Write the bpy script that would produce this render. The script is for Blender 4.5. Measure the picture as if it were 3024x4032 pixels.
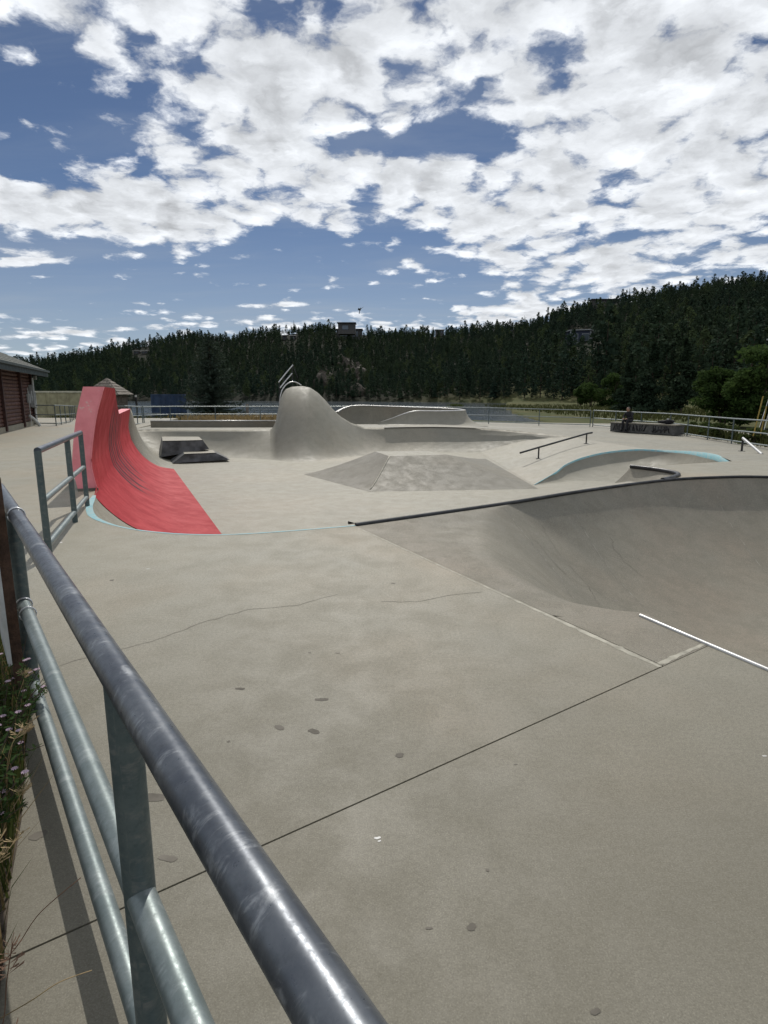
import bpy, bmesh, math, random
import numpy as np
from mathutils import Vector, Matrix
from mathutils.geometry import delaunay_2d_cdt
random.seed(7); RNG = np.random.default_rng(7)
S = bpy.context.scene; COL = S.collection
for o in list(bpy.data.objects): bpy.data.objects.remove(o)

# ------------------------------------------------------------------ camera
F = 2350.0; HOR = 1555.0; CH = 1.55
P = math.atan((2016-HOR)/F); CP, SP = math.cos(P), math.sin(P)
cam = bpy.data.cameras.new('camera'); camo = bpy.data.objects.new('camera', cam); COL.objects.link(camo)
camo.location = (0, 0, CH); camo.rotation_euler = (math.pi/2-P, 0, 0)
cam.sensor_fit = 'VERTICAL'; cam.sensor_height = 36; cam.lens = 36*F/4032
cam.clip_start = 0.05; cam.clip_end = 8000
S.camera = camo
S.render.resolution_x = 768; S.render.resolution_y = 1024
S.view_settings.view_transform = 'Standard'; S.view_settings.look = 'None'
S.view_settings.gamma = 1; S.view_settings.use_curve_mapping = False
S.view_settings.exposure = 0.08

# sun: straight ahead of the camera, a little to the left, 46 degrees up
SUN_EL = math.radians(46.5); SUN_AZ = math.radians(-3.5)
SV = Vector((math.sin(SUN_AZ)*math.cos(SUN_EL), math.cos(SUN_AZ)*math.cos(SUN_EL), math.sin(SUN_EL)))
sun = bpy.data.lights.new('sun', 'SUN'); suno = bpy.data.objects.new('sun', sun); COL.objects.link(suno)
sun.energy = 2.6; sun.angle = math.radians(0.53); sun.color = (1.0, 0.95, 0.87)
suno.rotation_euler = SV.to_track_quat('Z', 'Y').to_euler(); suno.location = (0, 30, 40)

def ray(x, y):
    a = (x-1512)/F; b = (2016-y)/F
    return np.array([a, CP+b*SP, -SP+b*CP])
def ZP(x, y, z=0.0):
    d = ray(x, y); t = (z-CH)/d[2]; return (d[0]*t, d[1]*t, z)
def YP(x, y, Y):
    d = ray(x, y); t = Y/d[1]; return (d[0]*t, Y, CH+d[2]*t)

# ------------------------------------------------------------------ node helper
class N:
    def __init__(s, tree): s.t = tree; s.l = tree.links
    def n(s, typ, **kw):
        nd = s.t.nodes.new(typ)
        for k, v in kw.items():
            if k.startswith('_'): setattr(nd, k[1:], v)
            else: s.set(nd, k, v)
        return nd
    def set(s, nd, k, v):
        k = int(k[1:]) if k[0] == 'i' and k[1:].isdigit() else k.replace('__', ' ')
        inp = nd.inputs[k]
        if isinstance(v, bpy.types.NodeSocket): s.l.new(v, inp)
        else: inp.default_value = v
    def math(s, op, a, b=0.0, c=None, clamp=False):
        nd = s.t.nodes.new('ShaderNodeMath'); nd.operation = op; nd.use_clamp = clamp
        for i, v in enumerate((a, b) if c is None else (a, b, c)):
            if isinstance(v, bpy.types.NodeSocket): s.l.new(v, nd.inputs[i])
            else: nd.inputs[i].default_value = v
        return nd.outputs[0]
    def vm(s, op, a, b=None):
        nd = s.t.nodes.new('ShaderNodeVectorMath'); nd.operation = op
        for i, v in enumerate((a, b)):
            if v is None: continue
            if isinstance(v, bpy.types.NodeSocket): s.l.new(v, nd.inputs[i])
            elif op == 'SCALE' and i == 1: nd.inputs['Scale'].default_value = v
            else: nd.inputs[i].default_value = v
        return nd.outputs[0]
    def ss(s, v, lo, hi, a=0.0, b=1.0):
        nd = s.t.nodes.new('ShaderNodeMapRange'); nd.interpolation_type = 'SMOOTHSTEP'
        s.l.new(v, nd.inputs[0])
        for i, q in enumerate((lo, hi, a, b)): nd.inputs[i+1].default_value = q
        return nd.outputs[0]
    def noise(s, vec, scale, detail=4, rough=0.55, dist=0.0, color=False):
        nd = s.n('ShaderNodeTexNoise', Scale=scale, Detail=detail, Roughness=rough, Distortion=dist)
        if vec is not None: s.l.new(vec, nd.inputs['Vector'])
        return nd.outputs['Color' if color else 'Fac']
    def mix(s, f, a, b, mode='MIX'):
        nd = s.t.nodes.new('ShaderNodeMix'); nd.data_type = 'RGBA'; nd.blend_type = mode
        for i, v in ((0, f), (6, a), (7, b)):
            if isinstance(v, bpy.types.NodeSocket): s.l.new(v, nd.inputs[i])
            else: nd.inputs[i].default_value = v if i == 0 else (tuple(v)+(1,) if len(v) == 3 else v)
        return nd.outputs[2]

# ------------------------------------------------------------------ sky
W = bpy.data.worlds.new('World'); S.world = W; W.use_nodes = True
W.node_tree.nodes.clear(); k = N(W.node_tree)
sky = k.n('ShaderNodeTexSky', _sky_type='NISHITA', _sun_disc=False, _sun_elevation=SUN_EL, _sun_rotation=SUN_AZ,
          _altitude=2200, _air_density=1.0, _dust_density=0.35, _ozone_density=2.2)
skyc = k.mix(1.0, sky.outputs[0], (0.86, 0.86, 0.90), 'MULTIPLY')
tc = k.n('ShaderNodeTexCoord'); dirv = tc.outputs['Generated']
sep = k.n('ShaderNodeSeparateXYZ', Vector=dirv)
zc = k.math('MAXIMUM', sep.outputs[2], 0.0)
den = k.math('ADD', zc, 0.16)
uv = k.n('ShaderNodeCombineXYZ', X=k.math('DIVIDE', sep.outputs[0], den), Y=k.math('DIVIDE', sep.outputs[1], den), Z=0.37).outputs[0]
def sky_uv(x, y):
    d = ray(x, y); d = d/np.linalg.norm(d); return d[0]/(max(d[2], 0)+.16), d[1]/(max(d[2], 0)+.16)
def cover(blobs, base):
    acc = None
    for (x, y, rx, ry, amp) in blobs:
        u0, v0 = sky_uv(x, y); u1, _ = sky_uv(x+rx, y); _, v1 = sky_uv(x, y-ry); _, v2 = sky_uv(x, y+ry)
        ru = abs(u1-u0); rv = (abs(v1-v0)+abs(v2-v0))/2
        q = k.vm('SUBTRACT', uv, (u0, v0, 0.37)); q = k.vm('MULTIPLY', q, (1/ru, 1/rv, 0))
        dd = k.vm('LENGTH', q)
        ln = W.node_tree.nodes[-1].outputs['Value']
        g = k.ss(ln, 0.15, 1.35, amp, 0.0)
        acc = g if acc is None else k.math('ADD', acc, g)
    return k.math('ADD', acc, base)
BLOBS = [(1350, 60, 1000, 330, .10), (2550, 480, 700, 620, .11), (2450, 950, 700, 230, .12), (950, 560, 420, 260, .14),
         (300, 790, 480, 110, .20), (900, 850, 420, 80, .12), (2050, 1230, 260, 50, .26),
         (1800, 560, 300, 90, -.26), (1330, 520, 240, 70, -.14), (180, 460, 500, 300, -.30), (1250, 1010, 560, 110, -.30), (1850, 170, 330, 70, -.12),
         (300, 1150, 900, 150, -.24), (1300, 1160, 900, 110, -.20), (1150, 1195, 330, 16, .20), (540, 1190, 260, 14, .22), (100, 1030, 240, 26, .24), (400, 1300, 600, 14, .18), (1040, 1120, 90, 12, .2)]
cov = cover(BLOBS, 0.150)
wv = k.vm('ADD', uv, k.vm('SCALE', k.vm('SUBTRACT', k.noise(uv, 5.0, 5, .6, color=True), (.5, .5, .5)), 0.16))
def dens(off, full=True):
    q = k.vm('ADD', wv, off)
    a = k.noise(q, 2.3, 7, .56); b = k.noise(q, 9.0, 7 if full else 4, .60)
    vo = k.n('ShaderNodeTexVoronoi', _feature='F1', Vector=q, Scale=8.5).outputs['Distance']
    pf = k.math('SUBTRACT', .95, vo)
    m = k.math('ADD', k.math('ADD', k.math('MULTIPLY', a, .46), k.math('MULTIPLY', b, .34)), k.math('MULTIPLY', pf, .20))
    return k.math('ADD', k.math('MULTIPLY', k.math('SUBTRACT', m, .5), 2.1), .5)
d0 = dens((0, 0, 0)); d1 = dens((0.015, 0.075, 0), False)
dn = k.math('ADD', k.math('ADD', d0, cov), k.ss(sep.outputs[2], .06, .24, -.13, 0.0))
mask = k.ss(dn, 0.47, 0.70)
thick = k.ss(dn, 0.62, 1.0)
lit = k.math('ADD', 0.5, k.math('MULTIPLY', k.math('SUBTRACT', d0, d1), 1.5), clamp=True)
shade = k.noise(wv, 5.0, 6, .6)
br = k.math('MULTIPLY', k.math('ADD', 0.62, k.math('MULTIPLY', lit, 0.58)), k.math('SUBTRACT', 1.08, k.math('MULTIPLY', thick, k.ss(shade, .36, .70, .02, .50))))
cloudc = k.mix(br, (0.0, 0.0, 0.0), (0.80, 0.83, 0.87)); W.node_tree.nodes[-1].clamp_factor = False
# thin high cirrus veil
cir = k.noise(k.vm('MULTIPLY', uv, (.5, 1.8, 1)), 1.6, 7, .62, .6)
veil = k.math('MULTIPLY', k.ss(cir, .40, .75), .22)
hz = k.ss(sep.outputs[2], 0.0, 0.30, .46, 0.0)
SKYS = 0.058
bg1 = k.n('ShaderNodeBackground', Color=skyc, Strength=SKYS)
bg2 = k.n('ShaderNodeBackground', Color=(.62, .70, .80, 1), Strength=0.62)
bg3 = k.n('ShaderNodeBackground', Color=cloudc, Strength=0.98)
m1 = k.n('ShaderNodeMixShader', i0=k.math('ADD', veil, hz, clamp=True), i1=bg1.outputs[0], i2=bg2.outputs[0])
m2 = k.n('ShaderNodeMixShader', i0=mask, i1=m1.outputs[0], i2=bg3.outputs[0])
k.n('ShaderNodeOutputWorld', Surface=m2.outputs[0])

# ------------------------------------------------------------------ materials
MATS = {}
def newmat(name):
    m = bpy.data.materials.new(name); m.use_nodes = True; m.node_tree.nodes.clear()
    kk = N(m.node_tree); b = kk.n('ShaderNodeBsdfPrincipled'); o = kk.n('ShaderNodeOutputMaterial', Surface=b.outputs[0])
    MATS[name] = m
    return m, kk, b
def pos(kk): return kk.n('ShaderNodeNewGeometry').outputs['Position']
def plain(name, col, rough=.7, metal=0.0, var=.18, scale=6.0, bump=0.0, spec=.5, col2=None, rnd=0.0):
    m, q, b = newmat(name)
    v = q.n('ShaderNodeTexCoord').outputs['Object']
    nz = q.noise(v, scale, 6, .6)
    c2 = col2 or tuple(c*(1-var*1.6) for c in col)
    c = q.mix(q.ss(nz, .3, .72), tuple(min(1, x*(1+var*.6)) for x in col), c2)
    if rnd:
        r = q.n('ShaderNodeObjectInfo').outputs['Random']
        c = q.mix(q.math('MULTIPLY', r, rnd), c, tuple(x*.35 for x in col))
    q.set(b, 'Base Color', c); q.set(b, 'Roughness', q.ss(nz, .2, .8, max(.05, rough-.12), min(1, rough+.1)))
    q.set(b, 'Metallic', metal); q.set(b, 'Specular IOR Level', spec)
    if bump:
        bp = q.n('ShaderNodeBump', Strength=bump, Distance=.01, Height=q.noise(v, scale*9, 4, .6)); q.set(b, 'Normal', bp.outputs[0])
    return m
def concrete(name, base=(.345, .325, .28), warm=(.375, .315, .245), grey=(.29, .285, .255), rough=.62, stain=.5, near_shade=0.0, blot=.20):
    m, q, b = newmat(name); p = pos(q)
    big = q.noise(p, .42, 5, .6, .4); mid = q.noise(p, 2.9, 9, .72, .3); fine = q.noise(p, 52, 4, .7); spk = q.noise(p, 190, 2, .5)
    strk = q.noise(q.vm('MULTIPLY', p, (.8, 3.6, 1.2)), 3.1, 8, .70, .6)
    c = q.mix(q.ss(big, .34, .66), grey, base)
    c = q.mix(q.math('MULTIPLY', q.ss(q.noise(p, .27, 4, .6), .45, .68), .85), c, warm)
    c = q.mix(q.math('MULTIPLY', q.ss(mid, .40, .66), blot), c, tuple(x*.66 for x in base))
    c = q.mix(q.math('MULTIPLY', q.ss(strk, .58, .80), stain), c, tuple(min(1, x*1.34) for x in base))
    c = q.mix(q.math('MULTIPLY', q.ss(fine, .36, .66), .56), c, tuple(x*.52 for x in base))
    c = q.mix(q.math('MULTIPLY', q.ss(spk, .52, .66), .52), c, tuple(x*.40 for x in base))
    c = q.mix(q.math('MULTIPLY', q.ss(spk, .46, .32), .44), c, tuple(min(1, x*1.7) for x in base))
    glint = q.noise(p, 260, 1, .5)
    c = q.mix(q.math('MULTIPLY', q.ss(glint, .735, .765), .8), c, (.75, .74, .70))  # painted sparkle: sparse bright dots standing in for glints
    if near_shade:  # painted falloff: albedo darkens toward the camera like lens vignetting
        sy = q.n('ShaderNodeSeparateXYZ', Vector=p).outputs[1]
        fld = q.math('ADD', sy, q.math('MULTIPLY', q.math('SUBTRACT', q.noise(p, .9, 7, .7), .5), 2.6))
        c = q.mix(q.ss(fld, .2, 6.0, near_shade, 0.0), c, (.128, .117, .088))
    q.set(b, 'Base Color', c); q.set(b, 'Roughness', q.ss(mid, .3, .7, rough-.08, rough+.12)); q.set(b, 'Specular IOR Level', .28)
    h = q.math('ADD', q.math('MULTIPLY', fine, .6), q.math('MULTIPLY', spk, .5))
    bp = q.n('ShaderNodeBump', Strength=.32, Distance=.004, Height=h); q.set(b, 'Normal', bp.outputs[0])
    return m
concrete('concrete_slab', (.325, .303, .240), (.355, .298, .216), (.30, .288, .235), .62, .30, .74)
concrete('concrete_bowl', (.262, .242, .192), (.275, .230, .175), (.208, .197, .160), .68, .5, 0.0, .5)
concrete('concrete_far', (.315, .298, .240), (.33, .298, .230), (.26, .250, .207), .60, .34, 0.0, .42)
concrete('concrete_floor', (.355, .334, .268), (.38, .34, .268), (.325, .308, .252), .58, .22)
concrete('concrete_pyr_shade', (.228, .214, .172), (.235, .212, .164), (.205, .195, .162), .62, .12, 0.0, .3)  # pyramid faces: grazing shade painted in as a darker concrete
plain('lip_white', (.52, .50, .46), .7, var=.1)
plain('bowl_seam', (.29, .275, .23), .85, var=.3, scale=9)
plain('joint_dark', (.035, .032, .028), .95)
plain('crack_dark', (.175, .16, .13), .95)
plain('mortar', (.40, .38, .31), .85, var=.22, scale=9)
plain('stain_dark', (.15, .135, .11), .85, var=.2)
plain('chip_white', (.7, .69, .66), .8)
plain('soil', (.09, .07, .05), .95, var=.4, bump=.4)
def paint_red():
    m, q, b = newmat('red_paint'); p = pos(q)
    att = q.n('ShaderNodeUVMap').outputs[0]
    sp = q.n('ShaderNodeSeparateXYZ', Vector=att); u, v = sp.outputs[0], sp.outputs[1]
    mid = q.noise(p, 2.2, 6, .65, .3); fine = q.noise(p, 34, 4, .65)
    vs = q.noise(q.vm('MULTIPLY', att, (26, 1.2, 0)), 1.0, 5, .6)
    c = q.mix(q.ss(mid, .3, .7), (.47, .046, .052), (.34, .026, .034))
    c = q.mix(q.math('MULTIPLY', q.ss(fine, .50, .74), .35), c, (.52, .12, .12))
    c = q.mix(q.math('MULTIPLY', q.ss(vs, .50, .75), .30), c, (.27, .02, .028))
    uu = q.math('ADD', u, q.math('MULTIPLY', q.math('POWER', q.math('SUBTRACT', 1, v), 3.0), -.05))
    lines = None
    for (c0, w, v0, a) in ((.315, .0050, .14, .9), (.345, .0035, .20, .8), (.375, .0060, .12, .9), (.415, .0040, .18, .75), (.46, .0060, .14, .85), (.50, .0032, .22, .7), (.545, .0055, .16, .8), (.60, .004, .24, .6)):
        d = q.math('ABSOLUTE', q.math('SUBTRACT', q.math('ADD', uu, q.math('MULTIPLY', q.math('SUBTRACT', q.noise(att, 5, 3), .5), .03)), c0-.02))
        ln = q.math('MULTIPLY', q.ss(d, w*.7, w*2.4, a, 0.0), q.math('MULTIPLY', q.ss(v, v0-.05, v0+.10), q.ss(v, .72, .92, 1.0, .25)))
        ln = q.math('MULTIPLY', ln, q.ss(q.noise(q.vm('MULTIPLY', att, (90, 6, 0)), 1.0, 4), .30, .6, .4, 1))
        lines = ln if lines is None else q.math('MAXIMUM', lines, ln)
    smu = q.math('MULTIPLY', q.math('MULTIPLY', q.ss(u, .30, .36), q.ss(u, .50, .60, 1, 0)), q.math('MULTIPLY', q.ss(v, .14, .3), q.ss(v, .5, .8, 1, 0)))
    c = q.mix(q.math('MULTIPLY', smu, q.ss(vs, .4, .7, .08, .4)), c, (.12, .03, .04))
    c = q.mix(q.math('MULTIPLY', lines, 1.7, clamp=True), c, (.045, .028, .034))
    q.set(b, 'Base Color', c); q.set(b, 'Roughness', q.ss(mid, .3, .7, .55, .7)); q.set(b, 'Specular IOR Level', .12)
    bp = q.n('ShaderNodeBump', Strength=.25, Distance=.006, Height=q.noise(p, 55, 4, .6)); q.set(b, 'Normal', bp.outputs[0])
paint_red()
def paint_pink():
    m, q, b = newmat('pink_paint'); p = pos(q)
    n1 = q.noise(p, 3.0, 6, .65); n2 = q.noise(p, 7, 6, .65)
    c = q.mix(q.ss(n1, .3, .7), (.86, .30, .33), (.74, .22, .25))
    c = q.mix(q.math('MULTIPLY', q.ss(n2, .64, .70), .8), c, (.72, .62, .55))
    q.set(b, 'Base Color', c); q.set(b, 'Roughness', .6)
paint_pink()
def paint_blue():
    m, q, b = newmat('blue_paint'); p = pos(q)
    n1 = q.noise(p, 9, 6, .7)
    c = q.mix(q.ss(n1, .38, .66), (.17, .42, .47), (.34, .44, .43))
    q.set(b, 'Base Color', c); q.set(b, 'Roughness', .65)
paint_blue()
def galv(name, c1, c2, c3, rough=.38, metal=.55, sc=1.0):
    m, q, b = newmat(name)
    v = q.n('ShaderNodeTexCoord').outputs['Object']
    uvn = q.n('ShaderNodeUVMap').outputs[0]
    n1 = q.noise(v, 9*sc, 6, .65, .4); n2 = q.noise(v, 60*sc, 6, .75)
    rng = q.noise(q.vm('MULTIPLY', uvn, (26*sc, 1.6, 0)), 1.0, 6, .72, .5)     # scuffs across the pipe
    blot = q.noise(q.vm('MULTIPLY', uvn, (9*sc, 2.4, 0)), 1.0, 5, .65, 1.0)
    c = q.mix(q.ss(n1, .32, .68), c1, c2)
    c = q.mix(q.math('MULTIPLY', q.ss(n2, .45, .72), .35), c, tuple(x*.6 for x in c1))
    sc1 = q.math('MULTIPLY', q.ss(rng, .50, .64), q.ss(blot, .42, .60))
    c = q.mix(q.math('MULTIPLY', sc1, .5), c, c3)
    q.set(b, 'Base Color', c); q.set(b, 'Metallic', metal)
    q.set(b, 'Roughness', q.math('ADD', q.ss(n2, .3, .7, rough-.1, rough+.1), q.math('MULTIPLY', sc1, .12)))
    bp = q.n('ShaderNodeBump', Strength=.12, Distance=.0015, Height=q.math('ADD', n1, rng)); q.set(b, 'Normal', bp.outputs[0])
galv('pipe_worn', (.060, .070, .088), (.115, .128, .145), (.36, .38, .40), .36, .45)
galv('pipe_galv', (.15, .185, .185), (.215, .25, .25), (.33, .36, .36), .46, .45)
galv('pipe_post', (.07, .10, .105), (.11, .14, .14), (.23, .23, .21), .5, .35)
galv('pipe_far', (.17, .20, .20), (.24, .27, .27), (.36, .38, .38), .45, .5)
plain('steel_bright', (.58, .58, .57), .38, .55, .12)
plain('steel_dark', (.045, .046, .048), .42, .6, .25)
plain('wire', (.62, .63, .64), .35, .9)
plain('bark_post', (.075, .038, .022), .75, var=.4, scale=14, bump=.5)
plain('sign_white', (.46, .47, .46), .6)
plain('log_brown', (.105, .036, .022), .7, var=.35, scale=5, bump=.3, rnd=.35)
plain('log_dark', (.05, .018, .014), .7, var=.3)
plain('roof_green', (.075, .085, .07), .85, var=.3, scale=9, bump=.4, rnd=.3)
plain('fascia', (.028, .045, .045), .6)
plain('metal_grey', (.36, .38, .38), .5, .3)
plain('pvc', (.52, .54, .53), .5)
plain('tan_steel', (.36, .33, .20), .6, var=.16, scale=2.5)
plain('tan_light', (.55, .52, .40), .6)
plain('blue_steel', (.022, .05, .11), .5, var=.2, scale=3)
plain('shingle_grey', (.22, .19, .155), .85, var=.3, scale=8, rnd=.5)
plain('log_weather', (.12, .10, .08), .85, var=.3)
plain('rust', (.17, .09, .05), .85, var=.3)
plain('black_rubber', (.012, .012, .013), .5)
plain('cloth_dark', (.014, .014, .018), .9)
plain('skin', (.33, .19, .13), .6)
plain('hair', (.10, .085, .075), .8)
plain('navy_wall', (.022, .032, .065), .6)
plain('white_trim', (.36, .38, .38), .6)
plain('glass_dark', (.08, .10, .12), .08, 0, .1, spec=.9)
plain('house_dark', (.045, .045, .045), .7)
plain('house_stone', (.09, .085, .08), .8)
plain('roof_pale', (.50, .49, .46), .6)
plain('rock', (.085, .072, .055), .9, var=.35, scale=.7, bump=.3)
plain('yellow', (.33, .23, .03), .5)
plain('grey_wood', (.20, .18, .155), .8, var=.25)
plain('bird', (.02, .018, .016), .8)
plain('graffiti_wall', (.095, .094, .088), .8, var=.2)
plain('graffiti', (.03, .03, .035), .8)
plain('straw', (.33, .24, .12), .8, var=.3, scale=12)
plain('straw_dark', (.16, .09, .055), .85, var=.3, scale=12)
plain('petal', (.55, .42, .50), .7, var=.2)
plain('red_paint_flat', (.42, .06, .065), .5)
plain('shaded_steps', (.085, .088, .092), .55, var=.45, scale=2.2)  # ledge faces turned from the sun, their shade put into the colour
def leafmat(name, c1, c2, transl=.25, sc=.8):
    m, q, b = newmat(name)
    r = q.n('ShaderNodeObjectInfo').outputs['Random']
    nz = q.noise(pos(q), sc, 4, .6)
    c = q.mix(q.ss(nz, .3, .7), c1, c2)
    c = q.mix(q.math('MULTIPLY', r, .55), c, tuple(x*.55 for x in c1))
    q.set(b, 'Base Color', c); q.set(b, 'Roughness', .95); q.set(b, 'Specular IOR Level', .05)
    tr = q.n('ShaderNodeBsdfTranslucent', Color=q.mix(.5, c, tuple(min(1, x*1.5) for x in c2)))
    mx = q.n('ShaderNodeMixShader', i0=transl, i1=b.outputs[0], i2=tr.outputs[0])
    q.l.new(mx.outputs[0], [n for n in q.t.nodes if n.type == 'OUTPUT_MATERIAL'][0].inputs[0])
leafmat('pine', (.026, .047, .034), (.044, .066, .034), .12, .018)
leafmat('pine_far', (.022, .040, .028), (.034, .050, .030), .08, .03)
leafmat('spruce', (.055, .080, .062), (.085, .110, .080), .25, 1.0)
leafmat('aspen', (.034, .064, .018), (.056, .090, .026), .30, .5)
leafmat('shrub', (.040, .068, .022), (.075, .092, .030), .3, .6)
leafmat('grass_green', (.050, .078, .020), (.085, .098, .032), .30, 3)
leafmat('meadow', (.040, .052, .018), (.070, .074, .028), .25, .4)
leafmat('grass_dry', (.21, .16, .08), (.27, .20, .10), .3, 3)
leafmat('aster', (.030, .062, .020), (.052, .085, .028), .3, 8)
plain('trunk', (.075, .052, .038), .9, var=.3, scale=8)
def terrain_mat():
    m, q, b = newmat('terrain'); p = pos(q)
    n1 = q.noise(p, .06, 6, .6); n2 = q.noise(p, .9, 6, .65)
    c = q.mix(q.ss(n1, .35, .65), (.085, .088, .034), (.055, .070, .026))
    c = q.mix(q.math('MULTIPLY', q.ss(n2, .45, .7), .6), c, (.135, .105, .055))
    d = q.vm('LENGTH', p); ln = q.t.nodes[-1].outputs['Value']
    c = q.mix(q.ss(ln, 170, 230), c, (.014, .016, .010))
    q.set(b, 'Base Color', c); q.set(b, 'Roughness', .95); q.set(b, 'Specular IOR Level', .1)
    bp = q.n('ShaderNodeBump', Strength=.6, Distance=.08, Height=n2); q.set(b, 'Normal', bp.outputs[0])
terrain_mat()
def water_mat():
    m, q, b = newmat('water'); p = pos(q)
    q.set(b, 'Base Color', (.05, .065, .075, 1)); q.set(b, 'Roughness', .12); q.set(b, 'Specular IOR Level', .5)
    h = q.noise(q.vm('MULTIPLY', p, (.7, 1.6, 1)), 1.3, 5, .6)
    bp = q.n('ShaderNodeBump', Strength=.35, Distance=.12, Height=h); q.set(b, 'Normal', bp.outputs[0])
water_mat()

# ------------------------------------------------------------------ object helpers
def tag(o, label=None, cat=None, group=None, kind=None):
    if label: o['label'] = label
    if cat: o['category'] = cat
    if group: o['group'] = group
    if kind: o['kind'] = kind
    return o
def empty(name, loc=(0, 0, 0), label=None, cat=None, group=None, rz=0):
    o = bpy.data.objects.new(name, None); COL.objects.link(o); o.location = loc; o.rotation_euler = (0, 0, rz)
    o.empty_display_size = .1
    return tag(o, label, cat, group)
def mk(name, V, Fc, mat, parent=None, smooth=False, uvs=None, angle=None):
    me = bpy.data.meshes.new(name); me.from_pydata([tuple(map(float, v)) for v in V], [], [tuple(int(i) for i in f) for f in Fc])
    me.materials.append(MATS[mat])
    if uvs is not None:
        ul = me.uv_layers.new(name='UVMap')
        vi = np.zeros(len(me.loops), int); me.loops.foreach_get('vertex_index', vi)
        ul.data.foreach_set('uv', np.asarray(uvs, float)[vi].ravel())
    if smooth: me.polygons.foreach_set('use_smooth', [True]*len(me.polygons))
    if smooth and angle: me.set_sharp_from_angle(angle=math.radians(angle))
    me.update()
    o = bpy.data.objects.new(name, me); COL.objects.link(o)
    if parent:
        o.parent = parent; o.matrix_parent_inverse = Matrix.Identity(4)
        if parent.type == 'EMPTY' or True:
            o.matrix_parent_inverse = parent.matrix_world.inverted() if False else Matrix.Identity(4)
    return o
# parts are modelled in world coordinates when the parent sits at the origin with offset LOC
def rel(V, org): return [(v[0]-org[0], v[1]-org[1], v[2]-org[2]) for v in V]
def boxv(c, s, rz=0.0, bev=0):
    cx, cy, cz = c; sx, sy, sz = s[0]/2, s[1]/2, s[2]/2; ca, sa = math.cos(rz), math.sin(rz)
    V = [(cx+x*ca-y*sa, cy+x*sa+y*ca, cz+z) for z in (-sz, sz) for (x, y) in ((-sx, -sy), (sx, -sy), (sx, sy), (-sx, sy))]
    Fc = [(0, 3, 2, 1), (4, 5, 6, 7), (0, 1, 5, 4), (1, 2, 6, 5), (2, 3, 7, 6), (3, 0, 4, 7)]
    return V, Fc
def merge(lst):
    V, Fc = [], []
    for v, f in lst:
        n = len(V); V += list(v); Fc += [tuple(i+n for i in q) for q in f]
    return V, Fc
def resample(pts, step, closed=False):
    p = np.array(pts, float)
    if closed: p = np.vstack([p, p[:1]])
    L = np.r_[0, np.cumsum(np.linalg.norm(np.diff(p, axis=0), axis=1))]
    n = max(2, int(round(L[-1]/step))+1)
    t = np.linspace(0, L[-1], n)
    r = np.column_stack([np.interp(t, L, p[:, i]) for i in range(p.shape[1])])
    return r[:-1] if closed else r
def spline(pts, n=12, closed=False):
    p = np.array(pts, float); m = len(p); out = []
    for i in range(m if closed else m-1):
        if closed: a, b, c, d = p[(i-1) % m], p[i], p[(i+1) % m], p[(i+2) % m]
        else: a, b, c, d = p[max(i-1, 0)], p[i], p[i+1], p[min(i+2, m-1)]
        for t in np.linspace(0, 1, n, endpoint=False):
            out.append(.5*((2*b)+(c-a)*t+(2*a-5*b+4*c-d)*t*t+(-a+3*b-3*c+d)*t**3))
    if not closed: out.append(p[-1])
    return np.array(out)
def tube(pts, r, n=12, caps=True):
    p = [Vector(q) for q in pts]; V, Fc, U = [], [], []
    L = 0; up = Vector((0, 0, 1))
    for i, q in enumerate(p):
        t = ((p[min(i+1, len(p)-1)]-q).normalized()+(q-p[max(i-1, 0)]).normalized()).normalized()
        a = up.cross(t)
        if a.length < .1: a = Vector((1, 0, 0)).cross(t)
        a.normalize(); b = t.cross(a)
        if i: L += (q-p[i-1]).length
        rr = r[i] if hasattr(r, '__len__') else r
        for j in range(n):
            an = 2*math.pi*j/n
            V.append(q+a*math.cos(an)*rr+b*math.sin(an)*rr); U.append((L, j/n))
    for i in range(len(p)-1):
        for j in range(n):
            Fc.append((i*n+j, i*n+(j+1) % n, (i+1)*n+(j+1) % n, (i+1)*n+j))
    if caps:
        Fc.append(tuple(range(n))[::-1]); Fc.append(tuple((len(p)-1)*n+j for j in range(n)))
    return V, Fc, U
def pipe(name, pts, r, mat, parent=None, n=14, org=None, caps=True):
    V, Fc, U = tube(pts, r, n, caps)
    if org is not None: V = rel(V, org)
    return mk(name, V, Fc, mat, parent, True, U, 40)
def loft(rows):
    R = len(rows); Cn = len(rows[0]); V = [tuple(q) for r in rows for q in r]
    Fc = [(i*Cn+j, i*Cn+j+1, (i+1)*Cn+j+1, (i+1)*Cn+j) for i in range(R-1) for j in range(Cn-1)]
    return V, Fc
def sm(a, b, x):
    t = np.clip((np.asarray(x, float)-a)/(b-a), 0, 1); return t*t*(3-2*t)
def in_poly(px_, py_, poly):
    poly = np.asarray(poly); inside = np.zeros(np.shape(px_), bool); j = len(poly)-1
    for i in range(len(poly)):
        xi, yi = poly[i][:2]; xj, yj = poly[j][:2]
        c = ((yi > py_) != (yj > py_)) & (px_ < (xj-xi)*(py_-yi)/((yj-yi) if yj != yi else 1e-9)+xi)
        inside ^= c; j = i
    return inside
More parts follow.
